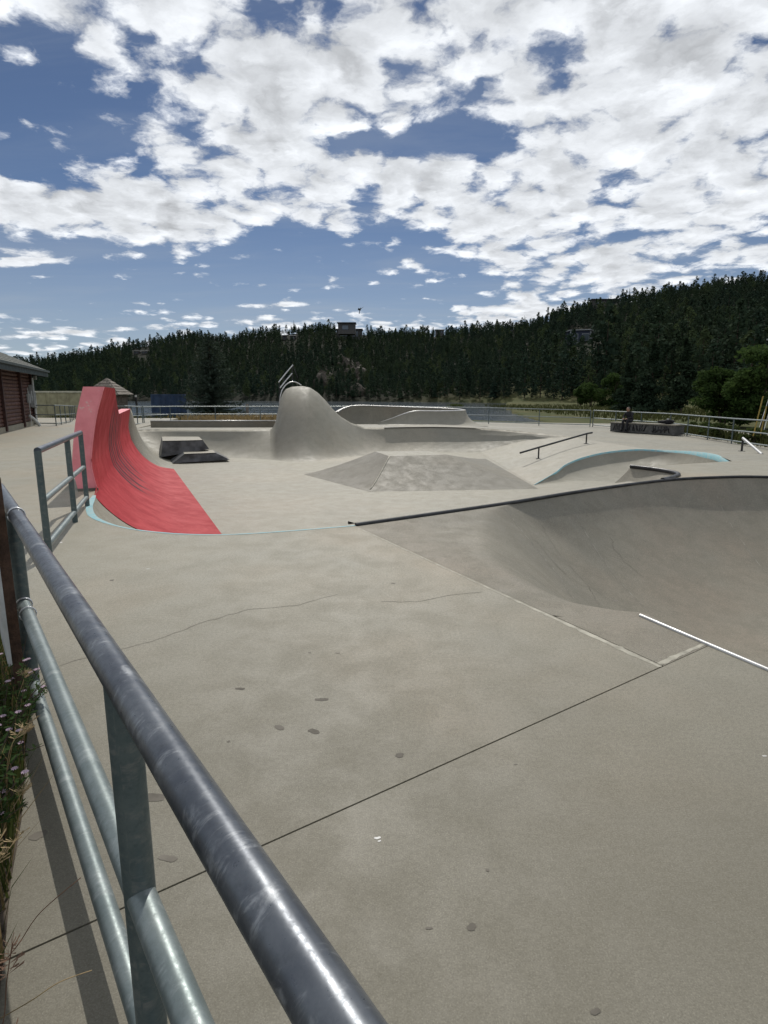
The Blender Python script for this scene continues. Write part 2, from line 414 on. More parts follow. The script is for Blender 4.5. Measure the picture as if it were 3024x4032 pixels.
def patch(outline, zf, spacing=None):
    ol = [tuple(map(float, q[:2])) for q in outline]
    pts = [Vector(q) for q in ol]
    if spacing:
        a = np.array(ol); xs = np.arange(a[:, 0].min(), a[:, 0].max(), spacing); ys = np.arange(a[:, 1].min(), a[:, 1].max(), spacing)
        X, Y = np.meshgrid(xs, ys); X = X.ravel()+.013; Y = Y.ravel()+.017
        ok = in_poly(X, Y, ol)
        seg = np.array(ol); nx = np.roll(seg, -1, 0)
        dm = np.full(X.shape, 1e9)
        for s0, s1 in zip(seg, nx):
            dv = s1-s0; t = np.clip(((X-s0[0])*dv[0]+(Y-s0[1])*dv[1])/max(dv@dv, 1e-9), 0, 1)
            dm = np.minimum(dm, np.hypot(X-s0[0]-t*dv[0], Y-s0[1]-t*dv[1]))
        ok &= dm > spacing*.3
        pts += [Vector((x, y)) for x, y in zip(X[ok], Y[ok])]
    r = delaunay_2d_cdt(pts, [], [list(range(len(ol)))], 1, 1e-6)
    V = [(v.x, v.y, float(zf(v.x, v.y))) for v in r[0]]
    Fc = []
    for f in r[2]:
        a, b, c = (r[0][i] for i in f)
        Fc.append(tuple(f) if (b-a).cross(c-a) > 0 else tuple(f)[::-1])
    return V, Fc
def skirt(outline, z0, z1):
    n = len(outline); V = [(q[0], q[1], z) for z in (z0, z1) for q in outline]
    return V, [(i, (i+1) % n, n+(i+1) % n, n+i) for i in range(n)]
def structure(o): return tag(o, kind='structure')
FLOOR = -1.1
def zd(x, y):
    a = sm(2, 13, x)
    return -.45*a*sm(15, 22, y)-.2*sm(30, 38, y)*(1-a)

# ------------------------------------------------------------------ key lines of the park (plan)
A_ = (-4.55, 9.25); B_ = (-3.62, 7.40); C_ = (-2.81, 6.77); D_ = (-1.76, 6.57); E_ = (-.34, 7.04)
LIP_BLUE = spline([A_, (-4.12, 8.2), B_, C_, D_, E_], 10)
COP = spline([E_, (1.63, 8.39), (3.28, 9.65), (5.05, 10.82), (6.22, 11.26), (7.35, 11.33), (9.2, 10.6), (10.4, 8.6), (10.8, 6.0)], 12)
J_ = np.array((1.63, 3.24)); K_ = np.array((2.055, 3.535)); P_ = np.array((1.22, 4.03)); L0 = np.array((1.83, 4.04))
LIPN = spline([L0, (2.2, 3.18), (2.75, 1.95), (3.7, .8), (5.3, .2), (7.6, .5), (9.7, 2.2), (10.8, 6.0)], 12)
NOTCH = spline([(5.05, 10.82), (5.45, 11.2), (5.82, 11.75), (5.75, 12.4), (5.4, 13.0)], 8)
LIP2 = spline([(4.5, 17.7), (5.4, 18.7), (6.0, 19.6), (6.8, 20.2), (7.85, 20.4), (8.8, 20.0), (9.3, 18.7), (8.9, 16.3), (8.3, 14.2)], 8)
PLB = [(5.4, 13.0), (8.3, 14.2)]
J1L = J_+(np.array((-.45, 1.81))-J_)/np.linalg.norm(np.array((-.45, 1.81))-J_)*11

# ------------------------------------------------------------------ near deck slabs
deck = structure(empty('deck'))
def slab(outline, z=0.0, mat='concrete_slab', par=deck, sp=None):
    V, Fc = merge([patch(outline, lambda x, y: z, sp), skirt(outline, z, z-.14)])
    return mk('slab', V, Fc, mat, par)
g = .0028
dJ = (J_-J1L)/np.linalg.norm(J_-J1L); nJ = np.array((-dJ[1], dJ[0]))
lipn2 = [q for q in LIPN if True]
iK = int(np.argmin([np.hypot(*(q-K_)) for q in lipn2]))
slabA = [tuple(J1L-nJ*g), tuple(J1L+np.array((0, -12.))), (18, -9), (18, 6.0)]+[tuple(q) for q in lipn2[:iK:-1]]+[tuple(K_-nJ*g), tuple(J_-nJ*g)]
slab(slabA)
EJ = (J_-np.array(E_)); EJ /= np.linalg.norm(EJ); nE = np.array((EJ[1], -EJ[0]))
slabB = [tuple(q) for q in LIP_BLUE[:-1]]+[tuple(np.array(E_)+nE*g), tuple(J_+nE*g+nJ*g*2), tuple(J1L+nJ*g), (-16, 8), (-26, 22), (-27, 42), (-14, 41), (-11.6, 27.9), (-9.6, 22.4), (-5.02, 10.2), (-4.745, 9.78)]
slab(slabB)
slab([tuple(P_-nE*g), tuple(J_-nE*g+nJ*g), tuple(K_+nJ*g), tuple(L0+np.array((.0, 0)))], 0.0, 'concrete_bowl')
iC = int(np.argmin([np.hypot(q[0]-5.05, q[1]-10.82) for q in COP]))
slabC = [(18, 6.0), (18, 15.5), (8.3, 14.2), (5.4, 13.0)]+[tuple(q) for q in NOTCH[::-1][1:]]+[tuple(q) for q in COP[iC+1:]]
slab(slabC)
mk('joint_bed', *patch([tuple(J1L-nJ*.05), tuple(K_-nJ*.05), tuple(K_+nJ*.05), tuple(J1L+nJ*.05)], lambda x, y: -.02), 'joint_dark', deck)
mk('joint_bed', *patch([tuple(np.array(E_)-nE*.03), tuple(J_-nE*.03), tuple(J_+nE*.03), tuple(np.array(E_)+nE*.03)], lambda x, y: -.012), 'crack_dark', deck)
# thin strips lying on the slab: cracks, mortar, stains
def strip(name, pts, w, mat, z=.004, par=deck, jit=.0, step=.05):
    p = resample(pts, step); n = len(p)
    if jit: p[1:-1] += RNG.normal(0, jit, p[1:-1].shape)
    V = []; Fc = []
    for i in range(n):
        t = p[min(i+1, n-1)]-p[max(i-1, 0)]; t /= np.linalg.norm(t)+1e-9; nn = np.array((-t[1], t[0]))
        ww = (w(i/(n-1)) if callable(w) else w)*(1+RNG.normal(0, .25)*(jit > 0))/2
        V += [(p[i][0]+nn[0]*ww, p[i][1]+nn[1]*ww, z), (p[i][0]-nn[0]*ww, p[i][1]-nn[1]*ww, z)]
    for i in range(n-1): Fc.append((2*i+1, 2*i+3, 2*i+2, 2*i))
    return mk(name, V, Fc, mat, par)
zp2 = lambda L: [ZP(*q)[:2] for q in L]
strip('crack', zp2([(150, 2650), (300, 2600), (470, 2560), (620, 2520), (800, 2450), (980, 2400), (1160, 2385), (1330, 2340)]), .006, 'crack_dark', z=.0012, jit=.006)
strip('crack', zp2([(1500, 2370), (1640, 2370), (1760, 2345), (1900, 2330)]), .006, 'crack_dark', z=.0012, jit=.006)
strip('mortar_seam', [tuple(np.array(E_)+EJ*.2+nE*.03), tuple(J_+nE*.03)], lambda t: .010+.030*t*(.6+.4*math.sin(t*9)), 'mortar', .0012, jit=.0015)
strip('mortar_seam', [tuple(J_+nJ*.03), tuple(K_+nJ*.03)], lambda t: .036-.012*t, 'mortar', .0016, jit=.003)
def blob(name, c, r, mat, z=.0012, par=deck, e=1.5):
    n = 14; a0 = random.random()*6; V = []
    for i in range(n):
        a = 2*math.pi*i/n; rr = r*(1+.3*math.sin(2*a+a0)+.18*random.uniform(-1, 1))
        V.append((c[0]+rr*e*math.cos(a), c[1]+rr*math.sin(a), z))
    return mk(name, V, [tuple(range(n))], mat, par)
for (x, y, r) in [(945, 2712, .022), (1265, 2755, .026), (1100, 2864, .026), (1235, 2880, .026), (1573, 2974, .020), (1330, 2572, .010), (1548, 2297, .016), (600, 3140, .04), (660, 3380, .028), (1858, 3651, .016), (1155, 3550, .007), (1920, 3427, .007), (2346, 3985, .012), (150, 3290, .028), (560, 3365, .012), (1220, 2571, .009), (1690, 3655, .008), (2425, 2365, .02), (440, 2285, .02), (900, 2920, .008), (2030, 3010, .006), (2300, 2760, .006)]:
    blob('stain', ZP(x, y), r*.72, 'stain_dark')
for (x, y, r) in [(1487, 3300, .007), (583, 2240, .009), (3010, 2977, .006), (1494, 3312, .004), (240, 2136, .014)]: blob('chip', ZP(x, y), r, 'chip_white')

# ------------------------------------------------------------------ near bowl (roll-in on the left, coping behind, steel lip in front)
def seg_dist(X, Y, poly):
    dm = np.full(np.shape(X), 1e9)
    for s0, s1 in zip(poly[:-1], poly[1:]):
        s0 = np.asarray(s0[:2], float); dv = np.asarray(s1[:2], float)-s0
        t = np.clip(((X-s0[0])*dv[0]+(Y-s0[1])*dv[1])/max(dv@dv, 1e-12), 0, 1)
        dm = np.minimum(dm, np.hypot(X-s0[0]-t*dv[0], Y-s0[1]-t*dv[1]))
    return dm
BD = 1.50
COPI = int(np.argmin(np.hypot(COP[:, 0]-1.62, COP[:, 1]-8.38)))
ROLL = spline([tuple(COP[COPI]), (1.28, 7.5), (1.08, 6.4), (1.08, 5.3), (1.36, 4.45), tuple(L0)], 8)
_bp = np.vstack([ROLL, LIPN[1:], COP[::-1][:len(COP)-COPI]])
def bowl_z(X, Y):
    X = np.asarray(X, float); Y = np.asarray(Y, float)
    dc = np.minimum(seg_dist(X, Y, COP[COPI:]), seg_dist(X, Y, LIPN)); dr = np.where(in_poly(X, Y, _bp), seg_dist(X, Y, ROLL), 0)
    R = 3.6; LA = .74; cl = math.sqrt(1-LA*LA)
    Af = (np.sqrt(1-(LA*(1-np.clip(dc/R, 0, 1)))**2)-cl)/(1-cl)
    dd = np.clip(dr/3.0, 0, 1); Bf = np.clip(dd**1.45*(2.45-1.45*dd), 0, 1)
    kk = .12; hh = np.clip(.5+.5*(Bf-Af)/kk, 0, 1); M = np.clip(Bf*(1-hh)+Af*hh-kk*hh*(1-hh), 0, 1)
    dj = seg_dist(X, Y, [E_, tuple(P_), tuple(L0)]); return -BD*M-.05*sm(0, .9, dj)*sm(0, .5, seg_dist(X, Y, COP))*sm(0, .5, seg_dist(X, Y, LIPN))
def bowl():
    near = np.vstack([resample([E_, tuple(P_), tuple(L0)], .08), resample(LIPN, .08)[1:]])
    def arc(p, t):
        L = np.r_[0, np.cumsum(np.hypot(*np.diff(p, axis=0).T))]; L /= L[-1]
        return np.column_stack([np.interp(t, L, p[:, 0]), np.interp(t, L, p[:, 1])])
    T = np.r_[np.linspace(0, .45, 170), np.linspace(.45, 1, 90)[1:]]; nb = arc(near, T); fb = arc(np.asarray(COP), T**.95)
    s = .5-.5*np.cos(np.linspace(0, np.pi, 110))
    X = nb[None, :, 0]*(1-s[:, None])+fb[None, :, 0]*s[:, None]; Y = nb[None, :, 1]*(1-s[:, None])+fb[None, :, 1]*s[:, None]
    Zz = bowl_z(X, Y)
    rows = [[(X[i, j], Y[i, j], Zz[i, j]) for j in range(X.shape[1])] for i in range(X.shape[0])]
    V, Fc = loft(rows)
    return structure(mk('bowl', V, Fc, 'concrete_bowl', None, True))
bowl_o = bowl()
def drape(name, pts, w, mat, lift=.004, jit=.0):
    p = resample(pts, .06); n = len(p)
    if jit: p[1:-1] += RNG.normal(0, jit, p[1:-1].shape)
    V, Fc = [], []
    for i in range(n):
        t = p[min(i+1, n-1)]-p[max(i-1, 0)]; t /= np.linalg.norm(t)+1e-9; nn = np.array((-t[1], t[0]))*w/2*(1+RNG.normal(0, .3)*(jit > 0))
        for sg in (1, -1): q = p[i]+nn*sg; V.append((q[0], q[1], float(bowl_z(q[0], q[1]))+lift))
    return mk(name, V, [(2*i+1, 2*i+3, 2*i+2, 2*i) for i in range(n-1)], mat, bowl_o, True)
drape('mortar_seam', [(1.72, 8.3), (1.95, 7.6), (2.15, 7.0), (2.1, 6.4), (2.5, 5.6)], .016, 'bowl_seam', .003, .012)
drape('mortar_seam', [(3.0, 9.1), (3.3, 8.0), (3.6, 6.9), (3.9, 5.9)], .010, 'bowl_seam', .003, .003)
drape('mortar_seam', [(6.2, 11.0), (6.2, 9.8), (6.1, 8.6)], .010, 'bowl_seam', .003, .004)
for pl in ([(2.3, 8.5), (2.4, 7.8), (2.65, 7.4), (2.6, 6.9), (3.0, 6.5)], [(2.65, 7.4), (3.0, 7.35), (3.35, 7.1)], [(2.9, 6.3), (3.3, 6.0), (3.5, 5.6)], [(3.5, 9.0), (3.55, 8.6), (3.75, 8.3)], [(2.0, 7.9), (2.15, 7.5), (2.35, 7.2)]):
    drape('crack', pl, .006, 'crack_dark', .003, .022)
cz = lambda pl, z: [(q[0], q[1], z) for q in pl]
cop = empty('bowl_coping', (E_[0], E_[1], 0), 'dark steel pipe coping along the far rim of the near bowl', 'coping')
pipe('coping_pipe', cz(COP, .008), .028, 'steel_dark', cop, 10, (E_[0], E_[1], 0))
dirs = np.gradient(np.asarray(COP), axis=0); dirs /= np.linalg.norm(dirs, axis=1)[:, None]
sp2 = [(q[0]-d[1]*.17, q[1]+d[0]*.17) for q, d in zip(COP[:iC-3], dirs)]
pipe('coping_pipe', cz(sp2, .006), .020, 'steel_dark', cop, 10, (E_[0], E_[1], 0))
rows = [[(q[0]*.8+a[0]*.2, q[1]*.8+a[1]*.2, .03) for q, a in zip(COP[:iC-3], sp2)], [(a[0], a[1], .026) for a in sp2]]
V, Fc = loft(rows); mk('spine_top', rel(V, (E_[0], E_[1], 0)), Fc, 'concrete_floor', cop)
cn = empty('platform_coping', (5.4, 13, 0), 'curved dark coping hooked around the notch of the raised platform', 'coping')
pipe('coping_pipe', cz(NOTCH[2:], .014), .045, 'steel_dark', cn, 10, (5.4, 13, 0))
st = empty('steel_lip', (L0[0], L0[1], 0), 'shiny bare steel coping on the front lip of the near bowl', 'coping')
pipe('coping_pipe', cz(LIPN[:60], .004), .014, 'steel_bright', st, 12, (L0[0], L0[1], 0))

RV = np.array((.927, .375)); RO0 = np.array((-4.80, 9.76)); RO1 = np.array((-8.95, 21.1))
_ws = spline([(0, 0), (.06, .18), (.17, .41), (.29, .59), (.46, .77), (.67, .91), (1.0, 1.0)], 8)
_zs = spline([(-.02, .06), (.2, .02), (.45, 0), (.8, .05), (1.25, .15), (1.7, .30)], 8)
def red_pt(s, z):
    O = RO0*(1-s)+RO1*s; run = 2.06*(1-s)+1.34*s
    o = float(np.interp(z, _zs[:, 0], _zs[:, 1])) if z >= 0 else .06+run*float(np.interp(-z/1.1, _ws[:, 1], _ws[:, 0]))
    q = O+RV*o; return (q[0], q[1], z)
def red_far(t, ztop):          # point on the far edge of the red face, t from toe (0) to top (1)
    P_l = np.array([red_pt(1.0, z) for z in np.linspace(-1.1, 1.08, 60)]); L = np.r_[0, np.cumsum(np.linalg.norm(np.diff(P_l, axis=0), axis=1))]; L /= L[-1]
    return [float(np.interp(t, L, P_l[:, i])) for i in range(3)]
def red_s0(z): return 0.0 if z > 0 else -.047+.05*float(np.interp(-z/1.1, _ws[:, 1], _ws[:, 0]))
# ------------------------------------------------------------------ transition from the deck down to the park floor
def prof(n=14, lip=.92):
    out = []
    for i in range(n+1):
        a = (i/n)*math.pi/2*lip
        out.append((math.sin(math.pi/2*lip-a)/math.sin(math.pi/2*lip), (1-math.cos(math.pi/2*lip-a))/(1-math.cos(math.pi/2*lip))))
    return [(1-o, z) for o, z in out]      # (0,1) rim ... (1,0) toe
W_RED = [tuple(q) for q in _ws]
def qp(name, rim, toe, zr=None, mat='concrete_far', step=.12, ztoe=FLOOR, profile=None, kind=True, blend=None, blend_pr=None):
    m = len(rim); pr = profile or prof()
    rows = []
    for i in range(m):
        z0 = zr[i] if zr is not None else 0.0
        r = []
        cur = pr if blend is None else [(a[0]*(1-blend(i/(m-1)))+b[0]*blend(i/(m-1)), a[1]*(1-blend(i/(m-1)))+b[1]*blend(i/(m-1))) for a, b in zip(pr, blend_pr)]
        for (o, zz) in cur:
            r.append((rim[i][0]+(toe[i][0]-rim[i][0])*o, rim[i][1]+(toe[i][1]-rim[i][1])*o, ztoe+(z0-ztoe)*zz))
        rows.append(r)
    V, Fc = loft(rows); o = mk(name, V, Fc, mat, None, True)
    return structure(o) if kind else o
def pair(rimc, toec, n):
    R = np.array(rimc, float); T = np.array(toec, float)
    r = spline(R, n); t = spline(T, n); return r, t
rimk = [red_pt(-.047, 0)[:2], (-4.12, 8.2), B_, C_, D_, E_, (1.63, 8.39), (3.28, 9.65), (5.05, 10.82), (5.45, 11.2), (5.82, 11.75), (5.75, 12.4), (5.4, 13.0)]
toek = [red_pt(.003, -1.1)[:2], (-2.5, 9.3), (-2.3, 9.1), (-2.1, 8.8), (-1.6, 8.5), (-1.0, 8.8), (.7, 10.0), (2.3, 11.3), (3.3, 12.4), (3.2, 12.6), (3.1, 12.75), (3.05, 12.85), (3.0, 12.95)]
r_, t_ = pair(rimk, toek, 10)
PW = [(o, 1-z) for o, z in W_RED]
qp('near_transition', r_, t_, profile=PW, blend=lambda t: float(sm(.35, .5, t)), blend_pr=[(o, (1-math.sqrt(1-(.82*(1-o))**2))/(1-math.sqrt(1-.82**2))) for o in np.linspace(0, 1, len(PW))])
# blue painted stripe on the lip
strip('painted_stripe', [tuple(q) for q in LIP_BLUE], lambda t: .05+.04*min(1, t/.1) if t < .30 else max(.035, .09-.07*(t-.30)/.2), 'blue_paint', .003)
# second blue-lipped pocket
toe2 = spline([(4.5, 17.6), (5.4, 18.2), (5.8, 18.5), (6.3, 18.6), (7.0, 18.3), (7.5, 17.9), (7.6, 17.2), (7.3, 15.8), (7.2, 13.95)], 8)
def zslope(x, y):
    z1 = zd(x, y); t = np.clip((x-4.5)/4.2, 0, 1); t = t*(1.0+.25*t*(1-t)*2); t = np.clip(t, 0, 1)
    return FLOOR+(z1-FLOOR)*t
zl2 = [float(zslope(q[0], q[1])) for q in LIP2]
qp('pocket_bank', LIP2, toe2, zl2)
def stripe3(name, pts, zs, inward, w):
    V = []; Fc = []
    for i, (q, z) in enumerate(zip(pts, zs)):
        d = np.array(inward[i])-np.array(q); d /= np.linalg.norm(d)+1e-9
        ww = w*min(1, max(0, i-6)/7, (len(pts)-1-i)/5)+.004
        V += [(q[0]-d[0]*.03, q[1]-d[1]*.03, z+.012), (q[0]+d[0]*.012, q[1]+d[1]*.012, z+.010), (q[0]+d[0]*(.012+.18*ww), q[1]+d[1]*(.012+.18*ww), z-ww)]
    for i in range(len(pts)-1):
        for j in (0, 1): Fc.append((3*i+j, 3*i+j+1, 3*i+3+j+1, 3*i+3+j))
    return mk(name, V, Fc, 'blue_paint', bpy.data.objects['pocket_bank'], True)
stripe3('painted_stripe', LIP2, zl2, toe2, .13)
qp('platform_edge', np.array([(5.4, 13.0), (6.8, 13.6), (8.3, 14.2)]), np.array([(5.25, 13.5), (6.6, 14.1), (8.1, 14.7)]))
# park floor
fl = [(-9.5, 22), (-4.6, 8.6), (-3.0, 6.6), (.5, 6.6), (5.9, 11), (6, 13), (9.5, 14.5), (10, 20), (9, 28), (2, 29), (-12, 27)]
structure(mk('park_floor', *patch([(-3.4, 7.6), (-1.6, 7.2), (.4, 7.7), (5.7, 11.4), (5.6, 13.2), (8.5, 14.3), (9.0, 19.5), (7, 20.6), (8.5, 26.5), (7, 29), (2, 29.6), (-5, 27.5), (-10.6, 27), (-9.5, 22), (-4.9, 9.6)], lambda x, y: FLOOR, 1.2), 'concrete_floor'))
# right-hand slope
structure(mk('slope', *patch([(4.5, 28)]+[tuple(q) for q in LIP2[:42]]+[(8.75, 24), (8.6, 29)], lambda x, y: zslope(x, y)+.003, .35), 'concrete_floor', None, True))

# ------------------------------------------------------------------ far bank with the hump
RIM = spline([(-8.95, 21.4), (-9.35, 22.6), (-10.1, 24.5), (-10.9, 26.2), (-11.15, 27.0), (-10.4, 27.45), (-8.5, 27.4), (-5.9, 27.3), (-3.0, 28.2), (-.4, 28.9), (1.1, 29.6), (4.0, 29.9), (6.0, 29.3), (7.2, 28.3), (8.5, 27.0), (9.6, 26.0)], 8)
TOE = spline([(-7.65, 21.65), (-7.75, 22.3), (-7.95, 23.0), (-8.2, 23.8), (-8.2, 24.4), (-7.9, 24.8), (-7.2, 25.1), (-5.3, 25.3), (-2.7, 26.0), (-.35, 26.8), (1.05, 27.5), (3.7, 27.8), (5.2, 27.2), (5.9, 26.2), (6.8, 25.3), (7.8, 24.3)], 8)
rr = resample(np.hstack([RIM, TOE]), .10); RIM, TOE = rr[:, :2], rr[:, 2:]
HS = [(1085, 1692), (1096, 1670), (1102, 1640), (1108, 1590), (1115, 1556), (1128, 1533), (1150, 1523), (1190, 1520), (1220, 1526), (1250, 1546), (1280, 1576), (1310, 1611), (1340, 1640), (1380, 1664), (1430, 1683), (1480, 1691)]
hp = np.array([YP(x, y, 28.6) for x, y in HS]); hx = hp[:, 0]; hzv = np.clip(hp[:, 2], 0, 9); hzv[0] = hzv[-1] = 0
def bank():
    LZ = np.interp(np.arange(len(RIM)), np.arange(len(RIM)), np.zeros(len(RIM)))
    groups = {}
    for i, (r, t) in enumerate(zip(RIM, TOE)):
        x = r[0]; zt = float(np.interp(x, hx, hzv, 0, 0)) if (r[1] > 27 and -6 < x < 0) else 0.0
        if r[1] < 26.2 and x < -8: zt = 1.05*(1-sm(21.4, 24.6, r[1]))
        else: zt = zt if zt > 0 else float(zd(x, r[1]))
        hump = (r[1] > 27 and -6 < x < 0)
        m = max(0, min(1, zt/1.9)) if hump else 0
        bump = math.exp(-((x+3.5)/1.9)**2) if r[1] > 27 else 0.0
        row = []
        for s in np.linspace(0, 1, 26):
            g1 = (1-math.sqrt(max(0, 1-(s*.74)**2)))/(1-math.sqrt(1-.74**2))
            g2 = math.sin(math.pi/2*s)**2.0
            gg = g1*(1-bump)+g2*bump
            e = 1+.35*m
            bx_, by_, bz_ = t[0]+(r[0]-t[0])*s, t[1]-1.9*bump*(1-s)+(r[1]-t[1])*s+(.7*m*s*s), FLOOR-.012+(zt-FLOOR+.012)*gg
            if i < 30:
                kq = 1-float(sm(0, 30, i)); rf_ = red_far(s, zt); bx_, by_, bz_ = bx_*(1-kq)+rf_[0]*kq, by_*(1-kq)+rf_[1]*kq, bz_*(1-kq)+rf_[2]*kq
            row.append((bx_, by_, bz_))
        x1, y1, z1 = row[-1]
        for s in np.linspace(.15, 1, 7):
            row.append((x1-.1*s, y1+(.1+1.3*m)*s, z1-(max(zt, 0)+.35)*(1-math.cos(s*math.pi/2))*1.0 if m > .02 else z1-.3*s))
        groups[i] = (row, hump and zt > .001)
    ids = sorted(groups); hid = [i for i in ids if groups[i][1]]
    h0, h1 = hid[0]-1, hid[-1]+1
    for nm, lo, hi in (('far_bank', 0, h0), ('concrete_hump', h0, h1), ('far_bank', h1, len(ids)-1)):
        V, Fc = loft([groups[i][0] for i in range(lo, hi+1)])
        o = mk(nm, V, [f[::-1] for f in Fc], 'concrete_far', None, True)
        if nm == 'concrete_hump': tag(o, 'tall smooth concrete hump swelling up from the far bank under three steel rails', 'skate hump')
        else: structure(o)
bank()
# far deck sheet
rim_d = [tuple(q) for q in RIM[::4] if q[1] > 26.9 and q[0] < 8.6]
fd = rim_d+[(8.6, 27.0), (8.75, 24)]+[tuple(q) for q in LIP2[41:]]+[(18, 15.5), (19, 42), (-14, 41), (-11.6, 27.9)]
structure(mk('far_deck', *patch(fd, zd, 1.0), 'concrete_far', None, True))
ww = [(q[0], q[1]) for q in RIM if q[1] > 27.3 and q[0] > 0 and q[0] < 7.5]
strip('coping_edge', ww, .12, 'lip_white', .006, bpy.data.objects['far_deck'], step=.3)

# ------------------------------------------------------------------ pyramid
def pyramid():
    root = empty('concrete_pyramid', (1, 20, FLOOR), 'flat-topped concrete pyramid in the middle of the park floor', 'skate pyramid')
    o = (1, 20, FLOOR); zt = -.36
    T = [ZP(1533, 1797, zt), ZP(1754, 1791, zt), ZP(1684, 1776, zt), ZP(1477, 1778, zt)]
    B = [ZP(1451, 1936, FLOOR), ZP(2120, 1925, FLOOR), (4.3, 25.2, FLOOR), ZP(1195, 1868, FLOOR)]
    B = [(b[0], b[1], FLOOR+.002) for b in B]
    V = rel(T+B, o)
    for f in ((4, 5, 1, 0), (5, 6, 2, 1), (6, 7, 3, 2), (7, 4, 0, 3)):
        # subdivide each bank so that its foot blends into the floor
        q = [np.array(V[i]) for i in f]; rows = []
        for s in np.linspace(0, 1, 9):
            a = q[0]*(1-s)+q[3]*s; b = q[1]*(1-s)+q[2]*s; zz = (zt-FLOOR)*(s**1.25)+.002
            rows.append([(p[0], p[1], zz) for p in (a*(1-u)+b*u for u in np.linspace(0, 1, 6))])
        mk('bank_face', *loft(rows), 'concrete_pyr_shade', root, True)
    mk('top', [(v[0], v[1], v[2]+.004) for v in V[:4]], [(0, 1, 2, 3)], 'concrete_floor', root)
    for a, b in ((0, 4),):
        p0 = np.array(V[a]); p1 = np.array(V[b]); pts = []
        for s in np.linspace(0, .93, 12):
            q = p0*(1-s)+p1*s; q[2] = (zt-FLOOR)*((1-s)**1.25)+.004; pts.append(q)
        VV, FF, U = tube(pts, .022 if a == 0 else .012, 6); mk('ridge_seam', VV, FF, 'mortar' if a == 0 else 'concrete_pyr_shade', root, True)
pyramid()

# ------------------------------------------------------------------ stepped ledges on the left bank
def ledges():
    root = empty('stepped_ledge', (-7.3, 24, FLOOR), 'two-tier dark-faced concrete ledge stepping down the left bank', 'ledge'); o = (-7.3, 24, FLOOR)
    def blk(ft, bt, tops, depth, zt, nm):
        ftl, ftr = [np.array(YP(*q)) for q in ft]; btl, btr = [np.array(YP(*q)) for q in bt]
        ftl[2] = ftr[2] = zt
        dv = np.array((-.35, .93, 0))*depth
        V = [btl, btr, ftr, ftl, btl+dv+np.array((-.1, 0, 0)), btr+dv, ftr+dv, ftl+dv]
        V = rel(V, o)
        mk(nm+'_front', V[:4], [(0, 1, 2, 3)], 'shaded_steps', root)
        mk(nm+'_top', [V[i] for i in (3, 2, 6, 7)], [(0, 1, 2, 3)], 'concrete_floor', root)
        mk(nm+'_end', [V[i] for i in (1, 5, 6, 2)], [(0, 1, 2, 3)], 'shaded_steps', root)
        mk(nm+'_end', [V[i] for i in (4, 0, 3, 7)], [(0, 1, 2, 3)], 'shaded_steps', root)
        VV, FF, U = tube([V[3], V[2]], .016, 6); mk('edge_steel', VV, FF, 'steel_dark', root, True)
    blk([(726, 1784, 23.5), (850, 1775, 24.0)], [(680, 1824, 23.3), (905, 1810, 24.0)], None, 1.5, -.74, 'lower_tier')
    blk([(640, 1731, 24.4), (798, 1723, 24.9)], [(634, 1800, 24.3), (824, 1768, 24.9)], None, 3.0, -.30, 'upper_tier')
ledges()

